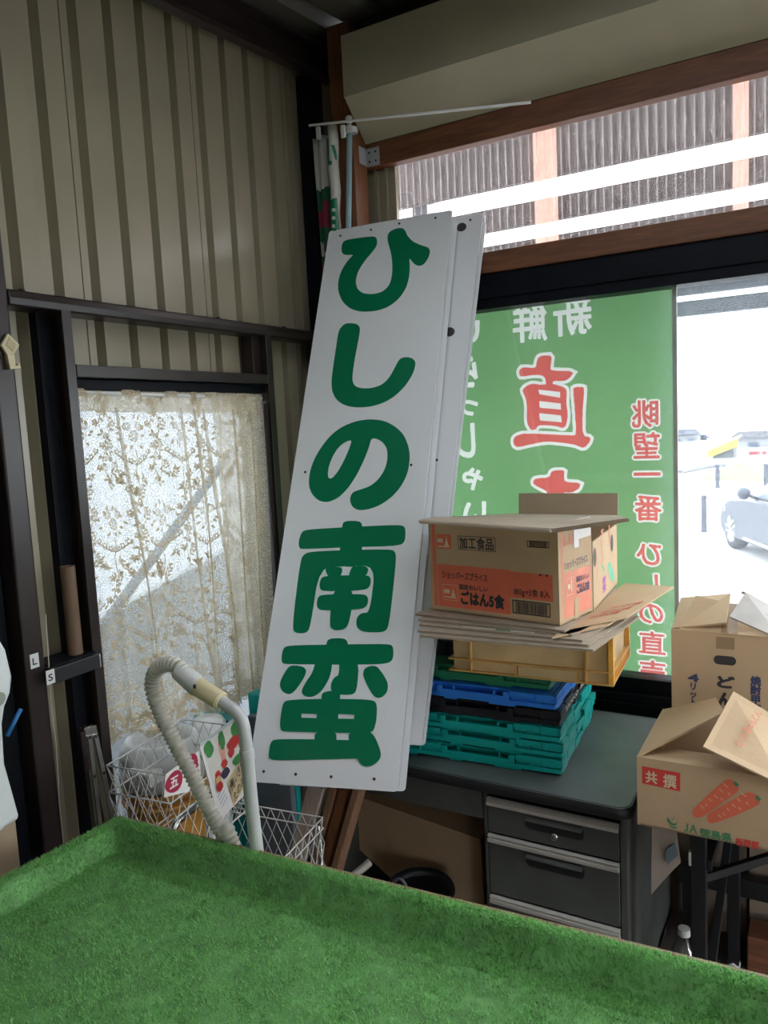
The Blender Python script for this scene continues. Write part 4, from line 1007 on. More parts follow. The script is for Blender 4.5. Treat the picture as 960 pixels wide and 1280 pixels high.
# --- rice box
rf, rr_, rb_ = at(540, 762, z=RZ + .001), at(700, 783, z=RZ + .001), at(741, 764.5, z=RZ + .001)
RH = .268
_e = (rr_ - rf).normalized(); RDEP = rb_ - rr_
box, wf_, wr_, fl_, fr_, dd = carton('rice_box', 'cardboard box with orange printed panel on top of the stack', rf, rr_, RDEP, RZ + .001, RZ + .001 + RH, back_cut=.035)
eu = (fr_ - fl_); RWid = eu.length; eu.normalize(); ez = V((0, 0, 1)); en = eu.cross(ez)
O = V((fl_.x, fl_.y, RZ + .001)) + en * .0004
def fp2(x, y): return (x * RWid, y * RH)
def rcf(x0, y0, x1, y1): return rect2(x0 * RWid, y0 * RH, x1 * RWid, y1 * RH)
def chf(s, x0, y0, x1, y1, b=0.0): return chars(s, x0 * RWid, y0 * RH, x1 * RWid, y1 * RH, b)
mb = MB(); mb.flat([rcf(.027, .055, .057, .965), rcf(.066, .685, .19, .84), rcf(.066, .055, .645, .515), rcf(.645, .235, .958, .50)], O, eu, ez)
tag(mb.build('orange_print', m_orange, wf_), 'orange printed panels')
mb = MB(); O2 = O + en * .0005
bw = .0018
def rp(polys, nm, lb=None): mb = MB(); mb.flat(polys, O2, eu, ez); tag(mb.build(nm, m_ink, wf_), lb)
rp(ring2(.247 * RWid, .686 * RH, .546 * RWid, .835 * RH, bw) + chf('加工食品', .258, .70, .535, .825, .022), 'boxed_lettering', 'framed black lettering')
rp(ring2(.783 * RWid, .759 * RH, .94 * RWid, .826 * RH, bw) + barcode2(.80 * RWid, .768 * RH, .925 * RWid, .818 * RH, 5), 'barcode', 'small barcode')
rp(ring2(.66 * RWid, .075 * RH, .937 * RWid, .215 * RH, .003) + barcode2(.685 * RWid, .09 * RH, .915 * RWid, .20 * RH, 9), 'barcode', 'large barcode')
rp(chf('ショッパーズプライス', .10, .365, .478, .45, .014), 'lettering'); rp(chf('国産おいしい', .243, .262, .478, .318, .03), 'lettering'); rp(chf('ごはん5食', .245, .105, .60, .245, .06), 'lettering', 'bold brush lettering'); rp(chf('180g×5食 8入', .668, .265, .937, .345, .014), 'lettering')
rp([([fp2(.865, .475), fp2(.885, .49), fp2(.865, .505)], [(0, 1, 2)]), ([fp2(.925, .475), fp2(.905, .49), fp2(.925, .505)], [(0, 1, 2)])], 'arrow_print')
mb = MB()
cowl = lambda x, y, k: [rect2((x) * RWid, (y + .03 * k) * RH, (x + .05 * k) * RWid, (y + .075 * k) * RH), ([fp2(x + .062 * k, y), fp2(x + .10 * k, y), fp2(x + .086 * k, y + .06 * k), fp2(x + .081 * k, y + .11 * k), fp2(x + .076 * k, y + .06 * k)], [(0, 1, 2, 3, 4)]), rect2(x * RWid, (y - .02 * k) * RH, (x + .105 * k) * RWid, (y - .005 * k) * RH)]
mb.flat(ring2(.105 * RWid, .13 * RH, .229 * RWid, .30 * RH, .001) + cowl(.115, .175, .95) + cowl(.075, .72, .95), O2, eu, ez)
tag(mb.build('pale_print', m_cardtxt, wf_), 'small pale emblems')
# right-hand side of the rice box
es = dd.normalized(); SD = dd.length; Os = V((fr_.x, fr_.y, RZ + .001)) + es.cross(ez) * .0004
rs_ = lambda x0, y0, x1, y1: rect2(x0 * SD, y0 * RH, x1 * SD, y1 * RH)
cs_ = lambda s, x0, y0, x1, y1, b=0.0: chars(s, x0 * SD, y0 * RH, x1 * SD, y1 * RH, b)
m_orp = mat('faded_orange_print', (.72, .24, .15), .6)
mb = MB(); mb.flat([rs_(.08, .05, .13, .92), rs_(.155, .05, .43, .50), rs_(.43, .22, .56, .50), rs_(.56, .05, .95, .50)], Os, es, ez); tag(mb.build('orange_print', m_orp, wr_), 'faded orange panels')
mb = MB(); mb.flat(cs_('ショッパーズプライス', .155, .535, .86, .62, .01) + cs_('国産おいしい', .50, .37, .9, .43, .02) + cs_('ごはん5食', .50, .25, .9, .35, .04), Os + es.cross(ez) * .0005, es, ez); mb.build('black_print', m_inkb, wr_)
mb = MB(); mb.flat(ring2(.22 * SD, .27 * RH, .42 * SD, .44 * RH, .0012) + [rs_(.25, .33, .32, .38), rs_(.34, .30, .37, .42)], Os + es.cross(ez) * .0006, es, ez); mb.build('pale_print', m_cardtxt, wr_)
mb = MB(); mb.flat(cs_('加工食品', .155, .77, .45, .86, .02), Os + es.cross(ez) * .0006, es, ez); mb.build('red_print', m_orp, wr_)
m_clear = mat('clear_tape', (.66, .64, .60), .15, var=.05)
mb = MB(); mb.flat([rs_(.45, .72, .60, 1.0), rs_(.60, .80, .97, 1.0)], Os + es.cross(ez) * .0009, es, ez); tag(mb.build('tape', m_clear, wr_), 'shiny strip of clear tape')
mb = MB(); mb.flat([rs_(.43, 0, .56, .20)], Os + es.cross(ez) * .0009, es, ez); mb.build('tape', m_card, wr_)
# opened lid flaps lying flat on top of the rice box
LZ = RZ + RH + .012; va0_y = rb_.y + .03
yb_l = va0_y
lidp = [at(526, 649.5, z=LZ + .001), at(691, 660.5, z=LZ), at(783, 647.5, y=yb_l - .02), at(771, 644, y=yb_l + .04), at(640, 642, y=yb_l + .04), at(540, 647, y=yb_l - .06)]
mb = MB(); mb.slab(lidp, .0012, ez); mb.slab([p - ez * .0092 for p in lidp], .0012, ez)
ctr = sum(lidp, V((0, 0, 0))) / 6; mb.slab([p + (ctr - p) * .01 - ez * .0012 for p in lidp], .008, ez)
# corrugated middle showing at the cut edges
for a, b in ((lidp[0], lidp[1]), (lidp[1], lidp[2])):
    d_ = (b - a); n = int(d_.length / .004)
    for i in range(n): p = a + d_ * (i / n); q = a + d_ * ((i + .5) / n); mb.slab([p - ez * .0011, q - ez * .0092, q - ez * .0082, p - ez * .0003], .01, V((0, 0, 1)).cross(d_).normalized())
lidf = mb.build('lid_flap', m_cardg, box)
# --- vegetable box behind it
va = rb_ + dd.normalized() * .006; vb = at(772, 730, z=RZ + .001)
vd = (vb - va); vd.z = 0
vtop = at(772, 655, y=va.y + vd.y).z
vw = eu * -.30
vfl = va + vw
vbox, vf_, vr_, _, _, _ = carton('vegetable_box', 'cardboard vegetable box with green leaf print behind the rice box', vfl, va, vd, RZ + .001, vtop, back_cut=.0)
es2 = vd.normalized(); VD = vd.length; Ov = V((va.x, va.y, RZ + .001)) + es2.cross(ez) * .0005
cv = lambda s, x0, y0, x1, y1, b=0.0: chars(s, x0 * VD, y0 * RH, x1 * VD, y1 * RH, b, True)
mb = MB(); mb.flat(cv('おいしい', .30, .40, .44, .80, .03) + cv('国産野菜', .62, .55, .70, .85, .01) + cv('とれたて', .10, .25, .20, .65, .0), Ov, es2, ez); tag(mb.build('red_print', m_orp, vr_), 'small red lettering')
mb = MB(); lf = [(.58, .35), (.66, .36), (.80, .22), (.86, .10), (.80, .08), (.68, .14), (.60, .25)]
mb.flat([([(x * VD, y * RH) for x, y in lf], [tuple(range(7))])] + chars('く', .30 * VD, .30 * RH, .48 * VD, .50 * RH, .04), Ov, es2, ez); tag(mb.build('green_print', mat('leaf_print', (.12, .42, .25), .6), vr_), 'green leaf print')
mb = MB(); mb.flat(cv('菜', .34, .08, .48, .26, .04), Ov, es2, ez); mb.build('purple_print', mat('purple_print', (.35, .06, .32), .6), vr_)
for yy in (.76, .06):
    mb = MB(); q = [((yy + .055 * math.cos(a)) * VD, (.55 + .10 * math.sin(a)) * RH) for a in [k * math.pi / 8 for k in range(16)]]; mb.flat([(q, [tuple(range(16))])], Ov + es2.cross(ez) * .0006, es2, ez); tag(mb.build('hand_hole', m_ink, vr_), 'dark hand hole')
# back flap standing up
bA = at(648, 645, y=va.y + vd.y); bB = at(772, 645, y=va.y + vd.y); bz0 = vtop - .002; bzt = at(772, 617, y=va.y + vd.y).z
mb = MB(); mb.slab([V((bA.x, bA.y, bz0)), V((bB.x, bB.y, bz0)), V((bB.x, bB.y + .01, bzt)), V((bA.x, bA.y + .01, bzt))], .005, V((0, -1, 0))); tag(mb.build('back_flap', m_cardi, vbox), 'brown flap standing upright')

# ================================================================== FOLDING TABLE WITH BOXES, RIGHT OF THE DESK
TT = .719
ft = thing('folding_table', 'folding table with black steel legs right of the desk', 'table', V((.3, 2.2, 0)))
tx0, tx1, ty0, ty1 = -.40, 1.35, 1.895, 2.50
mb = MB(); mb.box((tx0, ty0, TT - .028), (tx1, ty1, TT)); mb.build('table_top', mat('table_laminate', (.28, .22, .17), .5, var=.1), ft, bevel=.003)
def lg(p, q, w_=.03, nm='leg', d_=None):
    mb = MB(); p = V(p); q = V(q); t = (q - p).normalized(); s = V((0, 1, 0)) if abs(t.y) < .9 else V((1, 0, 0)); a = t.cross(s).normalized(); b = t.cross(a)
    k = w_ / 2; mb.prism([(-k, -k), (k, -k), (k, k), (-k, k)], p, q, a, b); return mb.build(nm, m_rubber, ft, bevel=.002)
lx = -.268
L1 = lg((lx, 1.93, TT - .028), (lx, 1.93, .012), .034); L2 = lg((lx + .03, 2.43, TT - .028), (lx + .03, 2.43, .012), .034)
for q in ((lx, 1.93), (lx + .03, 2.43)):
    mb = MB(); mb.lathe([(0, 0), (.018, 0), (.020, .012), (.016, .022), (0, .022)], (q[0], q[1], 0), 14); mb.build('foot', m_whitep, L1 if q[1] < 2 else L2, smooth=True)
lg((lx + .015, 1.93, .60), (lx + .03, 2.43, .60), .028, 'crossbar'); lg((lx, 1.95, .55), (lx + .42, 2.2, TT - .04), .02, 'stay'); lg((lx + .02, 2.41, .50), (lx + .42, 2.25, TT - .04), .02, 'stay')
lg((lx, 1.95, .10), (lx + .02, 2.42, .46), .022, 'brace')
lg((lx + .32, 1.93, TT - .06), (1.3, 1.93, TT - .06), .028, 'apron'); lg((lx + .10, 2.3, .60), (1.2, 2.3, .60), .02, 'crossbar')
for xx in (1.25,):
    lg((xx, 1.93, TT - .028), (xx, 1.93, 0), .034); lg((xx, 2.43, TT - .028), (xx, 2.43, 0), .034)
mb = MB(); mb.box((lx - .022, 1.912, .60), (lx - .016, 1.925, .635)); mb.build('white_clip', m_whitep, L1)
# --- carrot box
cz0, cz1 = TT + .001, .894
C_bl, C_br = at(797, 1031, z=cz0), at(960, 1062, z=cz0)
C_bl = at(797, 1031, y=1.838); cxr = C_bl.x + .405
cbx, cf_, cs_r, _, _, _ = carton('carrot_box', 'cardboard box printed with two orange carrots on the folding table', (C_bl.x, 1.838), (cxr, 1.845), (0, .34), cz0, cz1)
Oc = V((C_bl.x, 1.838, cz0)) + V((0, -.0005, 0)); cu = V((1, .017, 0)).normalized(); H_ = cz1 - cz0
def cp(x, y):
    a = (x - 35) / 920 * .287; b = H_ - (y - (18 + .154 * (x - 35))) / 508 * H_; return (a, b)
CP = lambda L: [cp(*p) for p in L]
red = [(75, 88), (355, 135), (353, 270), (75, 215)]
mb = MB(); mb.flat([(CP(red), [(0, 1, 2, 3)])], Oc, cu, ez); tag(mb.build('red_label', m_red, cf_), 'red printed label')
mb = MB(); p0 = cp(100, 215); p1 = cp(190, 130)
mb.flat(chars('共', cp(98, 200)[0], cp(98, 205)[1], cp(190, 200)[0], cp(98, 118)[1], .03) + chars('撰', cp(230, 225)[0], cp(230, 236)[1], cp(328, 225)[0], cp(230, 140)[1], .03), Oc + V((0, -.0006, 0)), cu, ez); mb.build('cream_lettering', m_cardtxt, cf_)
for i, L_ in enumerate(([(440,420),(455,385),(560,280),(650,195),(685,172),(728,185),(760,225),(758,262),(620,365),(515,445),(480,460),(448,448)], [(540,450),(555,420),(680,345),(790,275),(830,260),(880,282),(902,328),(890,352),(750,425),(610,485),(570,494),(544,478)])):
    mb = MB(); mb.flat([fill2([CP(L_)], 2)], Oc, cu, ez); cpart = mb.build('carrot_print', m_orange, cf_)
    tip = [[(722, 205), (735, 185), (763, 214), (746, 228)], [(866, 300), (882, 280), (908, 310), (890, 325)]][i]
    mb = MB(); mb.flat([(CP(tip), [(0, 1, 2, 3)])], Oc + V((0, -.0004, 0)), cu, ez); mb.build('leaf_print', m_inkg, cpart)
    mb = MB(); dx_, dy_ = (0, 0) if i == 0 else (110, 62)
    for (xa, ya_, xb, yb_) in ((650, 205, 685, 235), (625, 245, 650, 268), (685, 270, 700, 290), (590, 290, 615, 312), (555, 318, 572, 335), (635, 310, 655, 330), (495, 365, 520, 390), (530, 355, 545, 372)):
        xa += dx_ * (1.1 if i else 0); xb += dx_ * (1.1 if i else 0); ya_ += dy_; yb_ += dy_
        mb.flat([(CP([(xa, ya_), (xa + 4, ya_ - 3), (xb + 3, yb_ - 3), (xb, yb_)]), [(0, 1, 2, 3)])], Oc + V((0, -.0005, 0)), cu, ez)
    tag(mb.build('ridge_print', m_cardtxt, cpart), kind='stuff')
mb = MB()
mb.flat([fill2([CP(L_)], 1) for L_ in ([(253,478),(262,460),(275,480),(290,500),(315,508),(330,490),(322,525),(290,522),(262,500)], [(262,505),(290,530),(335,532),(320,545),(285,540)], [(285,462),(305,472),(300,485)], [(308,455),(318,462),(312,470)], [(330,470),(338,478),(332,486)])], Oc, cu, ez)
mb.flat([fill2([CP([(375, 548), (378, 560), (405, 562), (410, 503), (398, 500), (394, 550)])], 0), fill2([CP([(415, 565), (440, 508), (450, 510), (472, 575), (460, 573), (453, 552), (436, 550), (428, 567)]), CP([(440, 541), (450, 543), (446, 522)])], 0)], Oc, cu, ez)
mb.flat([(lambda g_: ([(g_[0][k][0], g_[0][k][1] - (g_[0][k][0] - cp(490, 575)[0]) * 0) for k in range(len(g_[0]))], g_[1]))(c_) for c_ in chars('徳島県', cp(490, 590)[0], cp(490, 588)[1], cp(715, 620)[0], cp(490, 527)[1], .035)], Oc, cu, ez)
tag(mb.build('green_print', m_inkg, cf_), 'green lettering and emblem')
mb = MB(); mb.flat(chars('板野郡', cp(738, 640)[0], cp(738, 640)[1], cp(895, 655)[0], cp(738, 585)[1], .03), Oc, cu, ez); mb.build('red_lettering', m_red, cf_)
# flaps: front flap (lying back into the box, with hand slot), left flap up, right flap towards us
fz = cz1
def flap(pts, nm, par, m=m_card, t=.005, lb=None):
    mb = MB(); mb.slab([V(p) for p in pts], t); return tag(mb.build(nm, m, par), lb)
flap([(C_bl.x + .003, 1.842, fz), (cxr, 1.848, fz), (cxr - .02, 1.955, fz - .010), (C_bl.x + .03, 1.945, fz - .012)], 'front_flap', cbx)
q = [cp(437, 15), cp(610, 35)]
ho = at(872, 946, z=fz - .004)
mb = MB(); qq = rrect(ho.x - .016, ho.y - .012, ho.x + .020, ho.y + .006, .006); mb.slab([V((x, y, fz - .0012 - (y - 1.842) * .1)) for x, y in qq], .0008, V((0, 0, 1))); tag(mb.build('hand_slot', m_ink, cbx), 'dark hand slot')
Lf = [(C_bl.x, 1.842, fz), (C_bl.x + .002, 2.175, fz)]
lt = at(895, 872, y=2.10); ln = at(905, 890, y=1.98)
flap([V(Lf[0]), ln, lt, V(Lf[1])], 'left_flap', cbx, lb='left flap raised and torn along its edge')
ra = at(879, 933, y=1.80); rb2 = at(917, 864, y=2.02); rc_ = at(985, 905, y=2.10); rd_ = at(985, 985, y=1.83)
rf_ = flap([ra, rd_, rc_, rb2], 'right_flap', cbx, lb='big right flap folded towards the room')
nn = (rd_ - ra).cross(rb2 - ra).normalized(); fu_ = (rb2 - ra); fw = (rd_ - ra)
mb = MB(); polys = chars('とくしまにんじん', .0, 0, 1, .12, .02)
def onflap(px, py): return at_plane(px, py, ra, nn)
a0 = onflap(926, 936); a1 = onflap(953, 893)
sgn_n = nn if nn.dot(V((0, 0, CAMZ)) - ra) > 0 else -nn
uu_ = (a1 - a0); vv_ = sgn_n.cross(uu_).normalized() * .02
mb.flat(chars('とくしまにんじん', 0, 0, 1, 1, .03), a0 + sgn_n * .0012, uu_, vv_); mb.build('red_lettering', m_orp, rf_)
# --- shochu box
SY = 2.215
s_bl = at(839, 885, y=SY); sh_x0 = at(839, 800, y=SY).x; sh_z1 = at(839, 787, y=SY).z
shb, sf_, _, _, _, _ = carton('liquor_box', 'tall cardboard liquor box with blue lettering behind the carrot box', (sh_x0, SY), (sh_x0 + .40, SY + .012), (-.005, .29), TT + .001, sh_z1)
su = V((1, .03, 0)).normalized(); so = V((sh_x0, SY, TT)) + V((0, -.0006, 0))
def sp(px, py): p = at(px, py, y=SY); return (p.x - sh_x0, p.z - TT)
def sch(ch, px0, py0, px1, py1, b=0.0, vert=False):
    x0, z1 = sp(px0, py0); x1, z0 = sp(px1, py1); return chars(ch, x0, z0, x1, z1, b, vert)
mb = MB(); mb.flat(sch('4', 860, 840, 875, 854, .05) + sch('リットル', 861, 852, 872, 893, .04, True) + sch('焼酎甲類', 938, 845, 951, 893, .05, True), so, su, ez); tag(mb.build('blue_lettering', m_inkb, sf_), 'dark blue lettering')
mb = MB(); mb.flat(sch('ど', 893, 844, 918, 862, .06) + sch('ん', 896, 864, 916, 886, .06), so, su, ez); tag(mb.build('black_lettering', m_ink, sf_), 'black brush lettering')
x0, z1 = sp(895, 796); x1, z0 = sp(918, 813)
mb = MB(); mb.flat([rect2(x0, z0, x1, z1)], so, su, ez); tag(mb.build('tape', m_tape, sf_), 'brown tape')
x0, z1 = sp(892, 819); x1, z0 = sp(920, 833); mb = MB(); mb.flat([(rrect(x0, z0, x1, z1, (z1 - z0) * .48), [tuple(range(28))])], so + V((0, -.0003, 0)), su, ez); tag(mb.build('hand_hole', m_ink, sf_), 'dark hand hole')
sT = sh_z1
pA = V((sh_x0, SY + .002, sT)); pB = V((sh_x0 + .40, SY + .012, sT)); pC = pB + V((-.005, .29, 0)); pD = pA + V((-.005, .29, 0))
flap([pA + V((0, .01, .002)), pA + V((.14, .01, .03)), pD + V((.14, -.12, .075)), pD + V((-.012, -.02, .03))], 'left_flap', shb, lb='left flap crumpled upwards')
flap([pA + V((.02, 0, .001)), pA + V((.155, 0, .001)), pA + V((.14, .13, .055)), pA + V((.045, .14, .070))], 'front_flap', shb)
flap([pA + V((.157, 0, .001)), pB + V((-.01, 0, .001)), pB + V((-.02, .15, .030)), pA + V((.145, .13, .052))], 'front_flap', shb)
flap([pD + V((.14, -.12, .04)), pC + V((0, -.12, .02)), pC, pD + V((.14, 0, .0))], 'back_flap', shb)
mb = MB(); mb.slab([pA + V((.128, .002, .002)), pA + V((.170, .003, .002)), pA + V((.158, .12, .058)), pA + V((.128, .12, .058))], .0008); mb.build('tape', m_tape, shb)
# papers and lid piece lying on top of it
A = [at(911, 772, y=2.22), at(931, 742, y=2.30), at(975, 765, y=2.31), at(975, 800, y=2.22)]
mb = MB(); mb.slab(A, .006); o = mb.build('packing_sheet', mat('pale_packing', (.62, .58, .55), .7)); tag(o, 'pale packaging sheet tilted on top of the liquor box', 'packaging')
n_ = (A[3] - A[0]).cross(A[1] - A[0]).normalized(); n_ = n_ if n_.dot(V((0, 0, CAMZ)) - A[0]) > 0 else -n_
mb = MB(); B_0 = A[0] + n_ * .003; ln_u = (A[3] - A[0]); ln_v = (A[1] - A[0])
mb.flat([rect2(.02, .02, .22, .75)], B_0, ln_u, ln_v); lbp = mb.build('address_label', m_whitep, o)
mb = MB(); mb.flat([rect2(.04, .1 + .08 * k, .20, .13 + .08 * k) for k in range(7)] + [rect2(.45, .15 + .06 * k, .85, .17 + .06 * k) for k in range(8)], B_0 + n_ * .0006, ln_u, ln_v); tag(mb.build('faint_text_lines', mat('faint_ink', (.45, .45, .55), .7), lbp), kind='stuff')
mb = MB(); mb.tube([at(927, 740, y=2.37), at(941, 746, y=2.37)], .004, 6); o = mb.build('wooden_stick', m_plankw); tag(o, 'short reddish stick on the corner of the pale packaging sheet', 'stick')
# --- paper sheet hanging between desk and table
hp = [at(815, 1030, y=1.885), at(846, 1040, y=1.888), at(851, 1078, y=1.886), at(836, 1093, y=1.88), at(814, 1118, y=1.87)]
mb = MB(); mb.slab(hp, .0015); hg = mb.build('hanging_flyer', mat('flyer_paper', (.30, .25, .21), .7, var=.1)); tag(hg, 'curled printed flyer hanging beside the desk under the carrot box', 'flyer')
hn = (hp[1] - hp[0]).cross(hp[4] - hp[0]).normalized(); hn = hn if hn.y < 0 else -hn
hq = [at_plane(*p, hp[0], hn) + hn * .004 for p in ((832, 1062), (844, 1052), (848, 1068), (834, 1080))]
mb = MB(); mb.slab(hq, .0006); mb.build('picture_print', mat('flyer_blue', (.12, .17, .20), .6), hg)
# --- under the table: bottle, timber, boards
bo = at(850, 1210, y=2.05); bo.z = 0
bt = thing('plastic_bottle', 'clear plastic bottle standing in the dark under the folding table', 'bottle', V((-.325, 2.06, 0)))
g_bot = glass_mat('clear_bottle', (.75, .78, .78), .0, gloss=.18, rough=.05)
mb = MB(); mb.lathe([(0, .004), (.040, 0), (.045, .02), (.043, .05), (.045, .06), (.045, .09), (.043, .10), (.045, .11), (.045, .17), (.043, .18), (.045, .19), (.044, .22), (.030, .27), (.014, .295), (.014, .31)], bt.location, 24); mb.build('body', g_bot, bt, smooth=True)
mb = MB(); mb.lathe([(.0, .331), (.0155, .330), (.0160, .311), (.0, .311)], bt.location, 20); mb.build('cap', m_whitep, bt)
mb = MB(); mb.box((-.20, 2.42, 0), (.20, 2.52, .115)); o = mb.build('timber_block', wood('red_timber', (.26, .10, .05), (.14, .05, .03)), bevel=.004); tag(o, 'reddish timber block on the floor under the folding table', 'timber')
for i, (x0, x1, z0, z1, lb) in enumerate(((-.37, -.215, .30, .71, 'beige board leaning on the wall just right of the desk'), (-.205, -.13, .28, .71, 'narrow beige board leaning on the wall behind the rear table leg'), (-.115, .25, .27, .71, 'wide pale beige board leaning on the wall under the table'))):
    mb = MB(); mb.box((x0, 2.585 - .02 * i, 0.121 if False else .0), (x1, 2.60 - .02 * i, z1 - .03)); o = mb.build('leaning_board', mat('beige_board', (.24, .19, .145), .7, var=.08)); tag(o, lb, 'board')
mb = MB(); mb.box((-.41, 2.50 - .0, .19), (.6, 2.535, .25)); mb.box((-.40, 2.505, 0), (-.37, 2.53, .19)); mb.box((.5, 2.505, 0), (.53, 2.53, .19)); o = mb.build('low_rail', m_rubber); tag(o, 'black low rail running along the wall under the folding table', 'rail')

# ================================================================== UNDER THE DESK: CARTON, BAG, PLANKS
kt = thing('knee_carton', 'large plain cardboard carton tilted in the knee space of the desk', 'box', V((-.95, 2.1, 0)))
A, B = at(441, 993, y=2.10), at(600, 1049, y=2.10)
dn_v = V((.04, -.02, -1)).normalized() * .42
fr4 = [A, A + dn_v * .45, A + dn_v * .62 + (B - A) * .30, B + dn_v * .95, B]
mb = MB(); mb.slab(fr4, .006, V((0, -1, .05)).normalized()); kf = mb.build('front_panel', m_card, kt)
mb = MB(); bk2 = V((.05, .34, .10)); mb.slab([A, B, B + bk2, A + bk2], .006, V((0, -.3, 1)).normalized()); ktp = mb.build('top_panel', m_card, kt)
mb = MB(); mb.slab([A, A + bk2, A + bk2 + dn_v * .45, A + dn_v * .45], .006); mb.build('side_panel', m_card, kt)
mb = MB(); mb.slab([A + bk2, B + bk2, B + bk2 + dn_v * 1.2, A + bk2 + dn_v * 1.1], .006); mb.build('back_panel', m_card, kt)
a2 = A.lerp(B, .25) + bk2 * .18 + V((0, 0, .002)); mb = MB(); mb.flat(chars('みかん', 0, 0, .20, .07, .05), a2, (B - A).normalized(), bk2.normalized()); mb.build('lettering', mat('dim_red_print', (.25, .06, .05), .7), ktp)
# black bag/bucket with a cable handle
bc = at(533, 1110, y=1.99)
bg_ = thing('black_bucket', 'black bucket with a bent wire handle on the floor under the desk', 'bucket', V((bc.x, 1.95, 0)))
hz_ = at(533, 1086, y=2.04).z
mb = MB(); mb.lathe([(0, .0), (.085, 0), (.098, hz_ * .5), (.103, hz_ - .02), (.108, hz_ - .012), (.102, hz_), (.095, hz_ - .03), (.08, .02), (0, .015)], bg_.location, 36); mb.build('body', m_blk, bg_, smooth=True)
mb = MB(); c = bg_.location; mb.tube([V((c.x - .02 + .06 * math.cos(a) * .6, c.y - .10 + .05 * math.sin(a) * .3, hz_ - .02 + .085 * math.sin(a))) for a in [math.pi * k / 14 for k in range(15)]], .005, 8); mb.build('handle', mat('wire_grey', (.10, .10, .11), .4), bg_, smooth=True)
# white pipe lying on the floor behind the planks, with a pale board
mb = MB(); mb.tube([at(430, 1105, y=1.75), at(462, 1078, y=1.84)], .012, 12); o = mb.build('pale_pipe', mat('pale_pipe', (.30, .28, .24), .5)); tag(o, 'pale pipe slanting up between the planks and the black bucket', 'pipe')
# planks standing under the sign
pdir = (at(368, 1080, y=1.76) - at(386, 985, y=1.725)); pdir = V((pdir.x, 0, pdir.z)) / -pdir.z
def plank(px, dy, w_, th, m, lb):
    a = at(px, 982.6 + (px - 384) * .072, y=1.725 + dy); e = a + pdir * a.z; ex = V((1, 0, 0)); mb = MB()
    mb.slab([a, a + ex * w_, e + ex * w_, e], th, V((0, -1, 0))); o = mb.build('wooden_plank', m, bevel=.003); return tag(o, lb, 'plank', 'planks standing under the sign')
plank(384, 0, .056, .03, m_plankg, 'pale worn grey plank standing under the sign, leftmost of the planks')
plank(411.5, .006, .024, .03, m_plankw, 'narrow brown plank in the middle of the planks under the sign')
plank(424, .010, .032, .03, m_postw, 'dark reddish plank beside the lightest edge plank under the sign')
plank(440.5, .004, .022, .05, m_plankw, 'rightmost thin plank standing under the sign')
mb = MB(); mb.box((-1.395, 1.80, 0), (-1.37, 1.84, .70)); o = mb.build('metal_post', m_galv, bevel=.002); tag(o, 'grey metal post standing left of the planks under the sign', 'post')
# ================================================================== LEFT SIDE: RAILS, TAGS, ARM, TUBE, BAG
def rail_thing(px0, py0, px1, py1, x, w_, dpt, label, dark=False):
    a = at(px0, py0, x=x); b = at(px1, py1, x=x); d_ = b - a; e = a + d_ * ((a.z - .001) / -d_.z)
    t = thing('metal_rail', label, 'rail', e, group='chrome rails leaning by the window post')
    yu_ = V((0, 1, 0)); xu_ = V((1, 0, 0)); k = w_ / 2
    mb = MB(); mb.prism([(-k, 0), (k, 0), (k, -dpt), (k * .6, -dpt), (k * .6, -dpt * .25), (-k * .6, -dpt * .25), (-k * .6, -dpt), (-k, -dpt)], a, e, yu_, xu_); mb.build('channel', m_chrome, t, bevel=.0012)
    m_ = a.lerp(b, .12); mb = MB(); mb.prism([(-k * .55, .0), (k * .55, .0), (k * .55, .006), (-k * .55, .006)], a + d_ * .08, e, yu_, xu_); mb.build('slide', m_chrome, t, bevel=.001)
    for s in (.1, .5):
        mb = MB(); mb.lathe([(0, .003), (.004, .002), (.005, 0)], a + d_ * s + V((.006, 0, 0)), 10, V((1, 0, 0))); mb.build('screw', m_blk, t)
    if dark: mb = MB(); mb.prism([(-k - .014, -.004), (-k, -.004), (-k, .004), (-k - .014, .004)], a + V((0, 0, -.005)), a + d_ * .42, yu_, xu_); mb.build('end_bracket', m_brown, t)
rail_thing(116, 908, 140, 1022, -1.675, .022, .02, 'bright chrome rail nearest the window post, leaning left of the lace curtain')
rail_thing(109, 909, 124, 1030, -1.655, .020, .018, 'chrome rail with a dark end bracket, left of the brightest rail', True)
at_ = thing('shelf_arm', 'black horizontal arm between the two brown posts left of the window', 'bracket', V((-1.70, 1.262, ZR(-.585))))
mb = MB(); mb.box((-1.775, 1.194, ZR(-.600)), (-1.672, 1.336, ZR(-.560))); mb.build('arm', m_rubber, at_, bevel=.003)
mb = MB(); mb.box((-1.775, 1.20, ZR(-.560)), (-1.685, 1.334, ZR(-.556))); mb.build('tray', m_black, at_)
mb = MB(); c = at(92, 818, x=-1.715); mb.lathe([(.014, .0), (.019, .0), (.019, .235), (.014, .235), (.014, 0)], V((-1.722, 1.300, ZR(-.556))), 24); o = mb.build('cardboard_tube', mat('brown_tube', (.15, .09, .055), .7), smooth=False); tag(o, 'brown cardboard tube standing on the black arm', 'tube')
def size_tag(px, py, ch, x, label):
    c = at(px, py, x=x); t = thing('size_tag', label, 'sticker', c, group='white size stickers')
    mb = MB(); mb.box((x, c.y - .012, c.z - .018), (x + .0012, c.y + .012, c.z + .018)); mb.build('sticker', m_whitep, t, bevel=.0004)
    mb = MB(); mb.flat(chars(ch, -.008, -.011, .008, .011, .03), V((x + .0016, c.y, c.z)), V((0, 1, 0)), V((0, 0, 1))); mb.build('letter', m_ink, t)
size_tag(43, 826, 'L', -1.6995, 'white sticker lettered L on the big brown post')
size_tag(121, 827, 'M', -1.6995, 'white sticker lettered M on the window post')
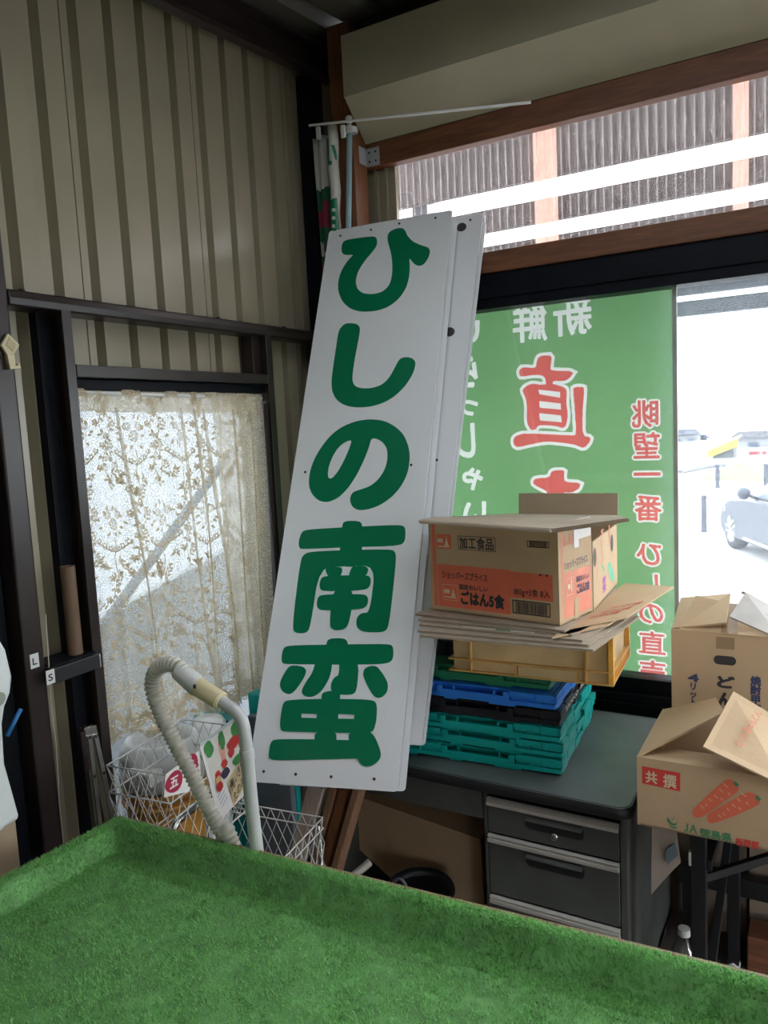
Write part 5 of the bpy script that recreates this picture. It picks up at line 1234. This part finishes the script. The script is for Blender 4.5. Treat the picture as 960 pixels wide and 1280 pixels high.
size_tag(63, 846, 'S', -1.6715, 'white sticker lettered S on the end of the black arm')
# cream clip on the big post
cc = at(9, 438, x=-1.698)
cl = thing('cream_clip', 'aged cream plastic clip with a square head on the big brown post', 'clip', cc)
def yz(L_, x0, x1):
    mb = MB(); mb.prism([(p[0], p[1]) for p in L_], (x0, cc.y, cc.z), (x1, cc.y, cc.z), V((0, 1, 0)), V((0, 0, 1))); return mb
yz([(-.019, .010), (.002, .040), (.030, .014), (.010, -.012), (-.006, -.012)], -1.699, -1.690).build('head', m_creamp, cl, bevel=.002)
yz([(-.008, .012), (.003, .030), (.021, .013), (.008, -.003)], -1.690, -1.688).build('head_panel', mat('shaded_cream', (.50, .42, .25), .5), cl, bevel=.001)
yz([(-.010, -.010), (.010, -.010), (.010, -.036), (.016, -.036), (.016, -.030), (.021, -.030), (.024, -.043), (-.006, -.046)], -1.699, -1.685).build('hook', m_creamp, cl, bevel=.002)
# cord on the post, blue stick, white patterned bag, pale board
mb = MB(); pts = [at(px, py, x=-1.694) for px, py in ((57, 768), (61, 830), (64, 880), (70, 930), (73, 975), (74, 1000))] ; pts.append(V((pts[-1].x, pts[-1].y, .02))); mb.tube(pts, 0.0013, 6); o = mb.build('thin_cord', m_hose, smooth=True); tag(o, 'thin pale cord running down the edge of the big brown post', 'cord')
mb = MB(); mb.tube([at(9, 920, x=-1.56), at(26, 886, x=-1.56)], .005, 10); o = mb.build('blue_stick', mat('blue_stick', (.02, .16, .42), .4), smooth=True); tag(o, 'blue stick poking out beside the white patterned bag', 'stick')
bgp = [(-40, 790), (0, 797), (9, 812), (17, 846), (15, 866), (8, 884), (5, 905), (8, 955), (27, 1024), (10, 1034), (0, 1042), (-40, 1050)]
P2 = [at(px, py, x=-1.54) for px, py in bgp]
m_bag = bpy.data.materials.new('patterned_bag'); m_bag.use_nodes = True
_n = m_bag.node_tree; _b = _n.nodes['Principled BSDF']; _v = _n.nodes.new('ShaderNodeTexVoronoi'); _v.inputs['Scale'].default_value = 17; _t = _n.nodes.new('ShaderNodeTexCoord'); _n.links.new(_t.outputs['Object'], _v.inputs[0])
_r = _n.nodes.new('ShaderNodeValToRGB'); _r.color_ramp.elements[0].position = .24; _r.color_ramp.elements[0].color = (.30, .33, .28, 1); _r.color_ramp.elements[1].position = .27; _r.color_ramp.elements[1].color = (.72, .74, .76, 1)
_n.links.new(_v.outputs['Distance'], _r.inputs[0]); _n.links.new(_r.outputs[0], _b.inputs['Base Color']); _b.inputs['Roughness'].default_value = .35
mb = MB(); mb.slab([p + V((.0, 0, 0)) for p in P2], .03, V((1, 0, 0))); o = mb.build('plastic_bag', m_bag, bevel=.012, seg=3); tag(o, 'white patterned plastic bag hanging at the far left edge', 'bag')
a = at(-30, 1030, x=-1.60); b = at(21, 1040, x=-1.60); mb = MB(); mb.box((-1.625, a.y - .2, 0), (-1.60, b.y, b.z + .05)); o = mb.build('pale_board', m_cardi, bevel=.002); tag(o, 'pale board standing below the white patterned bag', 'board')

# ================================================================== BEHIND THE TABLE: WIRE CART, TUBS, POSTER, VACUUM HOSE
D_ = V((-.121, .993, 0)).normalized(); W_ = V((D_.y, -D_.x, 0)); UP = V((0, 0, 1))
cz = ZR(-.80); A0 = at(133, 957, z=cz)
BL, BW, BH = .31, .19, .24
cart = thing('wire_cart', 'white diamond mesh wire shopping cart behind the turf table', 'cart', V((A0.x + .18, A0.y + .2, 0)))
def P_(w_, l, h): return A0 + W_ * w_ + D_ * l + UP * h
def mesh_panel(fn, L, H, name, pitch=.070, r_=.0011):
    """diamond wire panel: zig-zag wires, fn(s, h) -> point"""
    mb = MB(); n = int(round(L / pitch)); rows = max(2, int(round(H / .075)))
    for j in range(rows):
        for ph in (0, 1):
            z0 = -H * j / rows; z1 = -H * (j + 1) / rows
            pts = [fn(L * i / (2 * n), z0 if (i + ph) % 2 == 0 else z1) for i in range(2 * n + 1)]
            for a, b in zip(pts, pts[1:]): mb.tube([a, b], r_, 5, cap=False)
    o = mb.build(name, m_wire, cart, smooth=True); return o
def rod(pts, r_, nm, m=m_wire): mb = MB(); mb.tube(pts, r_, 8); return mb.build(nm, m, cart, smooth=True)
mesh_panel(lambda s, h: P_(0, s, h), BL, BH, 'back_mesh'); mesh_panel(lambda s, h: P_(BW, s, h), BL, BH, 'front_mesh')
mesh_panel(lambda s, h: P_(s, 0, h), BW, BH, 'side_mesh'); mesh_panel(lambda s, h: P_(s, BL, h), BW, BH, 'side_mesh')
LZ0, LW2, LL2 = -.255, .40, .36                      # wider lower basket
mesh_panel(lambda s, h: P_(LW2, s, h + LZ0), LL2, .22, 'lower_front_mesh'); mesh_panel(lambda s, h: P_(s, 0, h + LZ0), LW2, .22, 'lower_side_mesh'); mesh_panel(lambda s, h: P_(s, LL2, h + LZ0), LW2, .22, 'lower_side_mesh')
for h in (LZ0, LZ0 - .03, LZ0 - .22): rod([P_(0, 0, h), P_(LW2, 0, h), P_(LW2, LL2, h), P_(0, LL2, h), P_(0, 0, h)], .0022, 'rim_wire')
for h in (0, -.07, -BH): rod([P_(0, 0, h), P_(BW, 0, h), P_(BW, BL, h), P_(0, BL, h), P_(0, 0, h)], .0022, 'rim_wire')
hp_ = [at_plane(px, py, P_(.13, 0, 0), W_) for px, py in ((212, 1060), (214, 1042), (222, 1026), (240, 1011), (268, 988), (296, 966))]
rod([V((hp_[0].x, hp_[0].y, .10))] + hp_, .011, 'handle', m_chrome)
for w_, l in ((.01, .01), (LW2 - .01, .01), (.01, LL2 - .01), (LW2 - .01, LL2 - .01)):
    c = P_(w_, l, 0); rod([V((c.x, c.y, cz + LZ0 - .02)), V((c.x, c.y, .06))], .009, 'leg', m_chrome)
    mb = MB(); mb.lathe([(0, -.012), (.035, -.012), (.04, -.006), (.04, .006), (.035, .012), (0, .012)], (c.x, c.y, .04), 20, V((1, 0, 0))); mb.build('wheel', m_blk, cart, smooth=False)
# tubs left of the cart
tc_ = V((-1.660, 1.51, 0)); tz = at(200, 1003, y=1.40).z
ot = thing('ochre_tub', 'ochre plastic tub behind the wire cart under the white basin', 'tub', tc_)
mb = MB(); mb.lathe([(0, 0), (.085, 0), (.10, tz * .5), (.112, tz - .03), (.112, tz - .028), (.120, tz - .026), (.121, tz), (.112, tz), (.10, tz - .03), (.08, .02), (0, .02)], tc_, 40); mb.build('body', m_otub, ot, smooth=True)
mb = MB(); mb.lathe([(.112, tz - .045), (.1235, tz - .043), (.1235, tz - .036), (.112, tz - .034)], tc_, 40); mb.build('rim', m_otub, ot, smooth=True)
bz_ = tz + .001
wb = thing('white_basin', 'white plastic basin sitting on the ochre tub below the lace curtain', 'basin', V((tc_.x, tc_.y, bz_)))
mb = MB(); mb.lathe([(0, 0), (.105, 0), (.122, .010), (.126, .045), (.118, .055), (.112, .060), (.122, .066), (.118, .10), (.100, .128), (.09, .134), (.08, .11), (.07, .02), (0, .015)], V((tc_.x, tc_.y, bz_)), 40); mb.build('body', m_whitep, wb, smooth=True)
mb = MB(); mb.box((tc_.x + .00, tc_.y - .135, bz_ + .045), (tc_.x + .09, tc_.y - .08, bz_ + .085)); mb.build('lip', m_whitep, wb, bevel=.008)
wc = at(252, 925, y=1.66); mb = MB(); mb.lathe([(0, 0), (.05, 0), (.05, .3), (.054, wc.z + .03), (.045, wc.z + .045), (0, wc.z + .05)], V((wc.x - .02, 1.715, 0)), 28); o = mb.build('white_canister', m_whitep, smooth=True); tag(o, 'tall white canister between the basin and the teal and yellow bag', 'canister')
# teal and yellow bag
b0 = at(243, 892, y=1.78); b1 = at(296, 960, y=1.78)
tb = thing('fertiliser_bag', 'teal and yellow striped bag behind the wire cart', 'bag', V(((b0.x + b1.x) / 2, 1.80, 0)))
mb = MB(); wdt = b1.x - b0.x; xs_ = b0.x
mb.grid(lambda u, v: V((xs_ + wdt * u, 1.775 + .02 * math.sin(u * 6 + v * 3) * .4 - .015 * math.sin(math.pi * u), .0 + (b0.z - .005 * math.sin(u * 9)) * v)), 24, 20); 
mb.grid(lambda u, v: V((xs_ + wdt * u, 1.825 + .015 * math.sin(math.pi * u), b0.z * v)), 8, 8); mb.grid(lambda u, v: V((xs_, 1.775 + .05 * u, b0.z * v)), 2, 4); mb.grid(lambda u, v: V((xs_ + wdt, 1.775 + .05 * u, b0.z * v)), 2, 4); mb.grid(lambda u, v: V((xs_ + wdt * u, 1.775 + .05 * v, b0.z)), 4, 2)
mb.build('sack', mat('teal_film', (.0, .22, .22), .35), tb, smooth=True)
for k, (u0, u1) in enumerate(((.12, .38), (.66, 1.0))):
    mb = MB(); mb.grid(lambda u, v: V((xs_ + wdt * (u0 + (u1 - u0) * u + .10 * (1 - v)), 1.7725 + .02 * math.sin((u0 + (u1 - u0) * u) * 6 + (.7 + .3 * v) * 3) * .4 - .015 * math.sin(math.pi * (u0 + (u1 - u0) * u)) - .004, b0.z * (.72 + .27 * v))), 8, 12); mb.build('yellow_band', mat('yellow_film', (.72, .50, .04), .35), tb, smooth=True)
t0 = at(309, 866, y=1.92); mb = MB(); mb.box((t0.x, 1.92, 0), (t0.x + .18, 1.97, t0.z)); o = mb.build('teal_board', m_teal, bevel=.006); tag(o, 'teal board standing behind the lower left edge of the lettered sign', 'board')
g0 = at(313, 892, y=1.90); mb = MB(); mb.box((g0.x, 1.885, 0), (g0.x + .16, 1.91, g0.z)); o = mb.build('grey_board', mat('slate_grey_board', (.16, .18, .21), .5), bevel=.004); tag(o, 'slate grey board in front of the teal board beside the lettered sign', 'board')
# posters clipped on the divider
def pp(px, py, w_=.175):
    o_ = P_(w_, 0, 0); n_ = W_; return at_plane(px, py, o_, n_)
po = [pp(*p) for p in ((249, 931), (300, 893), (308, 992), (273, 1027))]
pm_ = W_ * .189 - W_ * .175
po = [at_plane(px, py, P_(.196, 0, 0), W_) for px, py in ((249, 930), (303, 890), (309, 990), (274, 1027))]
pt = thing('vegetable_poster', 'laminated poster of vegetables with a handwritten card, on the wire cart', 'poster', sum(po, V((0, 0, 0))) / 4)
mb = MB(); mb.slab(po, .0015, W_); mb.build('sheet', m_paper, pt)
def pm(u, v, lift): a = po[0].lerp(po[1], u); b = po[3].lerp(po[2], u); return a.lerp(b, v) + W_ * lift
def patch(L_, m, nm, lift, par=pt): mb = MB(); mb.slab([pm(u, v, lift) for u, v in L_], .0003, W_); return mb.build(nm, m, par)
ph = patch([(.05, .04), (.97, .04), (.93, .58), (.10, .66)], mat('photo_ground', (.62, .60, .55), .5), 'photo', .0005)
mb = MB(); rr2 = random.Random(5)
def blob(cx, cy, rx, ry, m, nm, lf, n=12):
    mb = MB(); mb.slab([pm(cx + rx * math.cos(k * 6.283 / n) * (1 + .15 * math.sin(k * 2.1)), cy + ry * math.sin(k * 6.283 / n), lf) for k in range(n)], .0002, W_); return mb.build(nm, m, ph)
m_leaf = mat('print_leaf', (.05, .22, .06), .5, var=.3); m_tom = mat('print_tomato', (.45, .03, .03), .5); m_egg = mat('print_aubergine', (.03, .02, .05), .5); m_pot = mat('print_potato', (.55, .36, .16), .5)
for a in (((.15, .13), .10, .10, m_leaf, 'leaf_picture'), ((.45, .14), .07, .12, m_leaf, 'leaf_picture'), ((.82, .14), .14, .12, m_leaf, 'leaf_picture'), ((.78, .50), .16, .06, m_leaf, 'leaf_picture'), ((.70, .27), .16, .08, m_tom, 'tomato_picture'), ((.62, .36), .08, .06, m_tom, 'tomato_picture'), ((.90, .30), .08, .12, m_tom, 'tomato_picture'), ((.42, .42), .08, .05, m_tom, 'tomato_picture'), ((.22, .48), .07, .05, m_tom, 'tomato_picture'), ((.20, .62), .09, .06, m_tom, 'tomato_picture'), ((.40, .53), .12, .06, m_egg, 'aubergine_picture'), ((.20, .54), .07, .05, m_pot, 'potato_picture')):
    blob(a[0][0], a[0][1], a[1], a[2], a[3], a[4], .0008 + .00004 * int(100 * a[0][1]))
for k in range(4): L_ = [(.36 + .04 * k, .14), (.38 + .04 * k, .14), (.40 + .025 * k, .40), (.385 + .025 * k, .40)]; patch(L_, m_orange, 'carrot_picture', .0008, ph)
hc = patch([(.40, .66), (.90, .52), (1.0, .86), (.50, .99)], mat('kraft_card', (.55, .42, .24), .8), 'handwritten_card', .0020)
mb = MB(); o_ = pm(.44, .82, .0028); uu = (pm(.92, .66, .0028) - o_); vv = (pm(.42, .68, .0028) - o_); mb.flat(chars('(例)いきた', 0, 0, 1, .95, .02), o_, uu, vv)
o_ = pm(.52, .96, .0028); uu = (pm(.94, .83, .0028) - o_); vv = (pm(.50, .84, .0028) - o_); mb.flat(chars('たのみ!', 0, 0, 1, .95, .02), o_, uu, vv); mb.build('handwriting', m_ink, hc)
mb = MB()
for k in range(4): mb.slab([pm(.10 + .02 * k, .72 + .05 * k, .0008), pm(.30 + .02 * k, .66 + .05 * k, .0008), pm(.30 + .02 * k, .67 + .05 * k, .0008), pm(.10 + .02 * k, .73 + .05 * k, .0008)], .0002, W_)
tag(mb.build('small_print', mat('lilac_ink', (.35, .33, .55), .6), pt), kind='stuff')
mb = MB(); mb.slab([pm(-.005, -.01, .0025), pm(1.0, -.01, .0025), pm(1.0, .03, .0025), pm(-.005, .03, .0025)], .001, W_); mb.build('sleeve_edge', mat('sleeve_plastic', (.42, .44, .45), .3), pt)
# second sign: white sheet with a crimson round emblem
q = [at_plane(px, py, P_(.1955, 0, 0), W_) for px, py in ((207, 968), (249, 938), (252, 985), (205, 997))]
ws = thing('price_card', 'white card with a crimson round mark beside the vegetable poster', 'card', sum(q, V((0, 0, 0))) / 4)
mb = MB(); mb.slab(q, .0012, W_); mb.build('sheet', m_paper, ws)
def qm(u, v, lf=.0006): a = q[0].lerp(q[1], u); b = q[3].lerp(q[2], u); return a.lerp(b, v) + W_ * lf
m_crim = mat('crimson_print', (.35, .02, .06), .5)
for (cx, cy, rx, ry) in ((.24, .50, .24, .40), (.74, .24, .20, .30)):
    mb = MB(); mb.slab([qm(cx + rx * math.cos(k * .3927), cy + ry * math.sin(k * .3927)) for k in range(16)], .0002, W_); em = mb.build('round_mark', m_crim, ws)
mb = MB(); o_ = qm(.12, .76, .0012); mb.flat(chars('五', 0, 0, 1, 1, .03), o_, qm(.36, .68, .0012) - o_, qm(.12, .26, .0012) - o_); mb.build('white_character', m_paper, ws)
mb = MB(); o_ = qm(.78, .62, .0012); mb.flat(chars('じ', 0, 0, 1, 1, .02), o_, qm(.98, .56, .0012) - o_, qm(.78, .30, .0012) - o_); mb.build('red_character', m_crim, ws)
# vacuum hose and wand
HY = 1.192
vac = thing('vacuum_hose', 'grey ribbed vacuum cleaner hose joined to a bent wand', 'vacuum hose', V((at(290, 1060, y=HY).x, HY, 0)))
hpx = [(292, 1064), (277, 1040), (258, 1005), (238, 965), (217, 925), (200, 890), (191, 862), (192, 845), (199, 834), (210, 830), (222, 833), (232, 842)]
def spline(pts, n):
    P = [V(p) for p in pts]; P = [P[0] * 2 - P[1]] + P + [P[-1] * 2 - P[-2]]; out = []
    for i in range(1, len(P) - 2):
        for k in range(n):
            t = k / n; a, b, c, d_ = P[i - 1:i + 3]
            out.append(.5 * ((2 * b) + (c - a) * t + (2 * a - 5 * b + 4 * c - d_) * t * t + (3 * b - a - 3 * c + d_) * t ** 3))
    out.append(P[-2]); return out
b0_ = at(292, 1064, y=HY)
hp3 = [V((b0_.x + .14, HY + .02, .04)), V((b0_.x + .08, HY + .01, .35))] + [at(px, py, y=HY) for px, py in hpx]
cen = spline(hp3, 40)
# resample evenly so the ribs are regular
ds = [0]; 
for a, b in zip(cen, cen[1:]): ds.append(ds[-1] + (b - a).length)
N_r = int(ds[-1] / .00105); ev = []; j = 0
for i in range(N_r + 1):
    s = ds[-1] * i / N_r
    while j < len(ds) - 2 and ds[j + 1] < s: j += 1
    ev.append(cen[j].lerp(cen[j + 1], (s - ds[j]) / max(1e-9, ds[j + 1] - ds[j])))
mb = MB(); mb.tube(ev, [.0165 + .0019 * math.sin(2 * math.pi * i * .1) for i in range(len(ev))], 16); mb.build('hose', m_hose, vac, smooth=True)
def seg(p0, p1, r0, r1, nm, m, n=24):
    a = at(*p0, y=HY); b = at(*p1, y=HY); mb = MB(); d_ = b - a
    mb.tube([a, a + d_ * .04, a + d_ * .05, a + d_ * .95, a + d_ * .96, b], [r0 * .9, r0 * .92, r0, r1, r1 * .94, r1 * .9], n); return mb.build(nm, m, vac, bevel=0, smooth=False)
cf = seg((223, 837), (249, 860), .0215, .0225, 'hose_cuff', mat('cuff_grey', (.58, .58, .57), .35)); 
mb = MB(); c = at(243, 858, y=HY - .022); mb.box((c.x - .003, c.y - .001, c.z - .004), (c.x + .003, c.y + .002, c.z + .004)); mb.build('latch', m_ink, cf)
seg((246, 857), (277, 877), .0215, .0200, 'cream_connector', m_creamp)
wp = [(272, 873), (284, 882), (294, 889), (302, 900), (306, 916), (309, 945), (314, 1000), (321, 1062)]
wpt = spline([at(px, py, y=HY) for px, py in wp], 12); wpt.append(V((wpt[-1].x + .06, HY, .03)))
mb = MB(); mb.tube(wpt, [.0135 if i < 60 else .0145 for i in range(len(wpt))], 18); mb.build('wand', m_wand, vac, smooth=True)
seg((308, 936), (310, 950), .0158, .0158, 'wand_joint', m_wand)

# ================================================================== ROLLED NOBORI FLAG IN THE CORNER
FY = 2.497
f0 = at(436, 150, y=FY)
fl_t = thing('nobori_flag', 'furled vertical flag on a light blue pole in the corner behind the sign', 'flag', V((at(447, 290, y=FY).x - .02, FY, 0)))
pa = at(437, 163, y=FY); pb = at(430.5, 285, y=FY)
mb = MB(); d_ = pb - pa; mb.tube([pa, V((pa.x + d_.x * pa.z / -d_.z * .6, FY, 0))], .0105, 14); mb.build('pole', m_ltblue, fl_t, smooth=True)
mb = MB(); c = at(437, 163, y=FY); mb.lathe([(.0105, -.012), (.016, -.012), (.016, .012), (.009, .016), (.008, .024), (.013, .030), (.013, .044), (.008, .050), (0, .052)], c, 20); cp_ = mb.build('cap', m_whitep, fl_t, smooth=False)
mb = MB(); mb.lathe([(.012, -.008), (.020, -.008), (.020, .010), (.012, .010)], V((c.x + .012, FY, c.z - .004)), 20); mb.build('clamp', m_whitep, cp_)
mb = MB(); mb.tube([at(386, 157, y=2.40), at(440, 151, y=FY - .022), at(663, 128, y=2.40)], .0045, 8); rdp = mb.build('cross_rod', m_whitep, fl_t, smooth=True)
for px, py in ((398, 160), (429, 158)):
    c = at(px, py + 6, y=FY - .025); mb = MB(); mb.box((c.x - .008, c.y - .006, c.z - .022), (c.x + .008, c.y + .006, c.z + .020)); mb.build('strap', m_whitep, rdp, bevel=.002)
m_flag = bpy.data.materials.new('flag_cloth'); m_flag.use_nodes = True
_n = m_flag.node_tree; _b = _n.nodes['Principled BSDF']; _b.inputs['Roughness'].default_value = .8
_t = _n.nodes.new('ShaderNodeTexCoord'); _s = _n.nodes.new('ShaderNodeSeparateXYZ'); _n.links.new(_t.outputs['Object'], _s.inputs[0])
_z = _n.nodes.new('ShaderNodeTexNoise'); _z.inputs['Scale'].default_value = 14; _n.links.new(_t.outputs['Object'], _z.inputs[0])
_m = _n.nodes.new('ShaderNodeMath'); _m.operation = 'MULTIPLY_ADD'; _m.inputs[1].default_value = .16; _n.links.new(_z.outputs[0], _m.inputs[0]); _n.links.new(_s.outputs[2], _m.inputs[2])
_r = _n.nodes.new('ShaderNodeValToRGB'); _r.color_ramp.interpolation = 'CONSTANT'
_mr = _n.nodes.new('ShaderNodeMapRange'); _mr.inputs[1].default_value = 1.70; _mr.inputs[2].default_value = 2.86; _n.links.new(_m.outputs[0], _mr.inputs[0]); _n.links.new(_mr.outputs[0], _r.inputs[0])
els = _r.color_ramp.elements
_g, _c = (.012, .10, .05), (.24, .02, .05)
stops = [(0, _g), (.2, _c), (.34, _g), (.50, _c), (.63, _g), (.66, (.5, .5, .47)), (.68, _g), (.725, _c), (.81, _g), (.862, (.55, .55, .52))]
els[0].position = 0; els[0].color = (*stops[0][1], 1); els[1].position = stops[1][0]; els[1].color = (*stops[1][1], 1)
for p, c in stops[2:]: e = els.new(p); e.color = (*c, 1)
_n.links.new(_r.outputs[0], _b.inputs['Base Color'])
L0_, L1_ = at(391, 170, y=2.50), at(420, 170, y=2.50); zt_ = L0_.z
def flagf(u, v):
    x = L0_.x - .01 + (L1_.x - L0_.x + .03) * u + .012 * v * math.sin(4 * v); return V((x, 2.512 + .014 * math.sin(u * 15 + 2 * v), zt_ - .004 - 1.15 * v))
mb = MB(); mb.grid(flagf, 60, 40); mb.build('cloth', m_flag, fl_t, smooth=True, solid=.001)
ra_, rb3 = at(415, 158, y=2.488), at(421, 285, y=2.488)
mb = MB(); pth = [ra_.lerp(rb3, k / 14) + V((.003 * math.sin(k * .9), 0, 0)) for k in range(15)] + [rb3 + (rb3 - ra_) * .8]
mb.tube(pth, [.017, .0185, .020, .021, .0215, .021, .0215, .020, .019, .020, .019, .018, .017, .017, .017, .016], 20); rc3 = mb.build('rolled_cloth', mat('flag_white', (.62, .62, .57), .8), fl_t, smooth=True)
def onroll(px, py): 
    q_ = at(px, py, y=2.488); f_ = (ra_.z - q_.z) / (ra_.z - rb3.z); cx_ = ra_.lerp(rb3, f_); dx = max(-.0205, min(.0205, q_.x - cx_.x)); return V((q_.x if abs(dx) < .0205 else cx_.x + dx, 2.488 - math.sqrt(max(0, .0225 ** 2 - dx * dx)), q_.z))
def rollpatch(L_, nm, m):
    mb = MB(); (x0, y0), (x1, y1), (x2, y2), (x3, y3) = L_
    mb.grid(lambda u, v: onroll((x0 + (x1 - x0) * u) * (1 - v) + (x3 + (x2 - x3) * u) * v, (y0 + (y1 - y0) * u) * (1 - v) + (y3 + (y2 - y3) * u) * v), 8, 8); mb.build(nm, m, rc3, smooth=True)
for L_ in (((411, 175), (415, 175), (416, 206), (411, 207)), ((415, 203), (419, 203), (419, 208), (411, 208)), ((418, 183), (421, 183), (424, 201), (422, 201)), ((414, 254), (424, 248), (427, 292), (416, 292))):
    rollpatch(L_, 'green_stroke', m_green)
for k in range(3): rollpatch(((419, 262 + 10 * k), (423, 262 + 10 * k), (423, 266 + 10 * k), (419, 266 + 10 * k)), 'white_square', m_whitep)

# ================================================================== GREEN TURF DISPLAY TABLE (nearest)
TZ = ZR(-.88)
q_bl = at(147, 1021, z=TZ); q_bl = V((q_bl.x, q_bl.y, TZ)); ub_ = V((at(960, 1233, z=TZ) - at(440, 1102, z=TZ))); ub_.z = 0; ub_.normalize()
br_pt = q_bl + ub_ * 2.15; lf_dir = (at(0, 1097, z=TZ) - q_bl); lf_dir.z = 0; lf_dir.normalize()
TL = .80
tt = thing('turf_table', 'display table covered with green artificial turf, with a raised rim', 'table', V((-.4, .8, 0)))
# plan coordinates: s along the back edge, r from the back edge towards the camera
def TP(s, r_, z): return q_bl + ub_ * s + lf_dir * r_ + V((0, 0, z))
SL = 2.15
RIM = .024; DEP = .052
def prof_h(d_):
    """height below the rim top at distance d_ from the outer edge"""
    if d_ < .008: return -.004 * (1 - d_ / .008) ** 2
    if d_ < RIM: return -.0015 * ((d_ - .008) / RIM)
    if d_ < RIM + .036: t = (d_ - RIM) / .036; return -.0015 - (DEP - .0015) * (t * t * (3 - 2 * t))
    return -DEP
def surf_h(s, r_):
    return min(0, max(prof_h(r_), prof_h(s)))
rng = np.random.default_rng(4)
edges = sorted(set([0, .004, .008, .02, .03, RIM] + [RIM + .036 * k / 8 for k in range(9)] + [RIM + .06, .12]))
ss = edges + list(np.linspace(.16, SL, 90)); rs = edges + list(np.linspace(.16, TL, 36))
mb = MB(); vs = []
for r_ in rs:
    for s in ss: vs.append(TP(s, r_, surf_h(s, r_) + .0012 * math.sin(s * 37) * math.sin(r_ * 29)))
nS = len(ss); fs = [(j * nS + i, j * nS + i + 1, (j + 1) * nS + i + 1, (j + 1) * nS + i) for j in range(len(rs) - 1) for i in range(nS - 1)]
# skirt of turf hanging over the back and left edges
mb.add(vs, fs)
m_turfb = mat('turf_backing', (.14, .32, .11), .9, var=.3, scale=30)
tf = mb.build('turf', m_turfb, tt, smooth=True)
# blades
NB = 150000
S_ = rng.random(NB) * 1.75; R_ = rng.random(NB) ** 1.0 * (TL - .02)
nb2 = 26000                                    # denser on the rim
S_[:nb2] = rng.random(nb2) * 1.75; R_[:nb2] = rng.random(nb2) * .095; S_[nb2:nb2 + 9000] = rng.random(9000) * .095
fn = np.vectorize(surf_h); Hh = fn(S_, R_)
o_ = np.array(q_bl); U = np.array(ub_); Lr = np.array(lf_dir)
base = o_ + S_[:, None] * U + R_[:, None] * Lr; base[:, 2] = TZ + Hh - .001
ang = rng.random(NB) * 6.2832; ln = .0055 + rng.random(NB) * .0045; tilt = .3 + .9 * rng.random(NB)
# a slow field leans the pile this way and that
lean = np.stack([np.sin(S_ * 9 + 3 * np.sin(R_ * 7)), np.cos(R_ * 11 + 2 * np.sin(S_ * 5)), np.zeros(NB)], 1) * .15
dirv = np.stack([np.cos(ang) * tilt, np.sin(ang) * tilt, np.ones(NB)], 1) + lean; dirv /= np.linalg.norm(dirv, axis=1)[:, None]
side = np.stack([-np.sin(ang), np.cos(ang), np.zeros(NB)], 1) * (.0010 + .0007 * rng.random(NB))[:, None]
tip = base + dirv * ln[:, None]
vv_ = np.empty((NB * 3, 3)); vv_[0::3] = base - side; vv_[1::3] = base + side; vv_[2::3] = tip
rl = np.array(tt.location)
me = bpy.data.meshes.new('turf_pile'); me.vertices.add(NB * 3); me.vertices.foreach_set('co', (vv_ - rl).ravel()); me.loops.add(NB * 3); me.polygons.add(NB)
me.loops.foreach_set('vertex_index', np.arange(NB * 3)); me.polygons.foreach_set('loop_start', np.arange(0, NB * 3, 3)); me.polygons.foreach_set('loop_total', np.full(NB, 3)); me.update(); me.validate()
m_turf = mat('turf_green', (.28, .58, .20), .5, var=.22, scale=160, trans=.5); me.materials.append(m_turf)
to = bpy.data.objects.new('turf_pile', me); COL.objects.link(to); to.parent = tt; tag(to, kind='stuff')
# boards and legs
mb = MB(); a = TP(-.006, -.006, -.012); mb.slab([TP(-.004, -.009, -.001), TP(SL, -.009, -.001), TP(SL, .0, -.001), TP(-.004, .0, -.001)], .11, UP); tag(mb.build('rim_board', m_plankw, tt, bevel=.002), 'bare wooden edge board')
mb = MB(); mb.slab([TP(-.010, 0, -.006), TP(0, 0, -.006), TP(0, TL, -.006), TP(-.010, TL, -.006)], .10, UP); mb.build('rim_board', m_plankw, tt, bevel=.002)
mb = MB(); mb.slab([TP(0, .002, -DEP - .012), TP(SL, .002, -DEP - .012), TP(SL, TL, -DEP - .012), TP(0, TL, -DEP - .012)], .018, UP); mb.build('table_board', m_plankw, tt)
for s, r_ in ((.05, .06), (2.05, .06), (.05, TL - .06), (2.05, TL - .06)):
    c = TP(s, r_, -DEP - .031); mb = MB(); mb.box((c.x - .03, c.y - .03, 0), (c.x + .03, c.y + .03, c.z)); mb.build('leg', m_plankw, tt, bevel=.003)
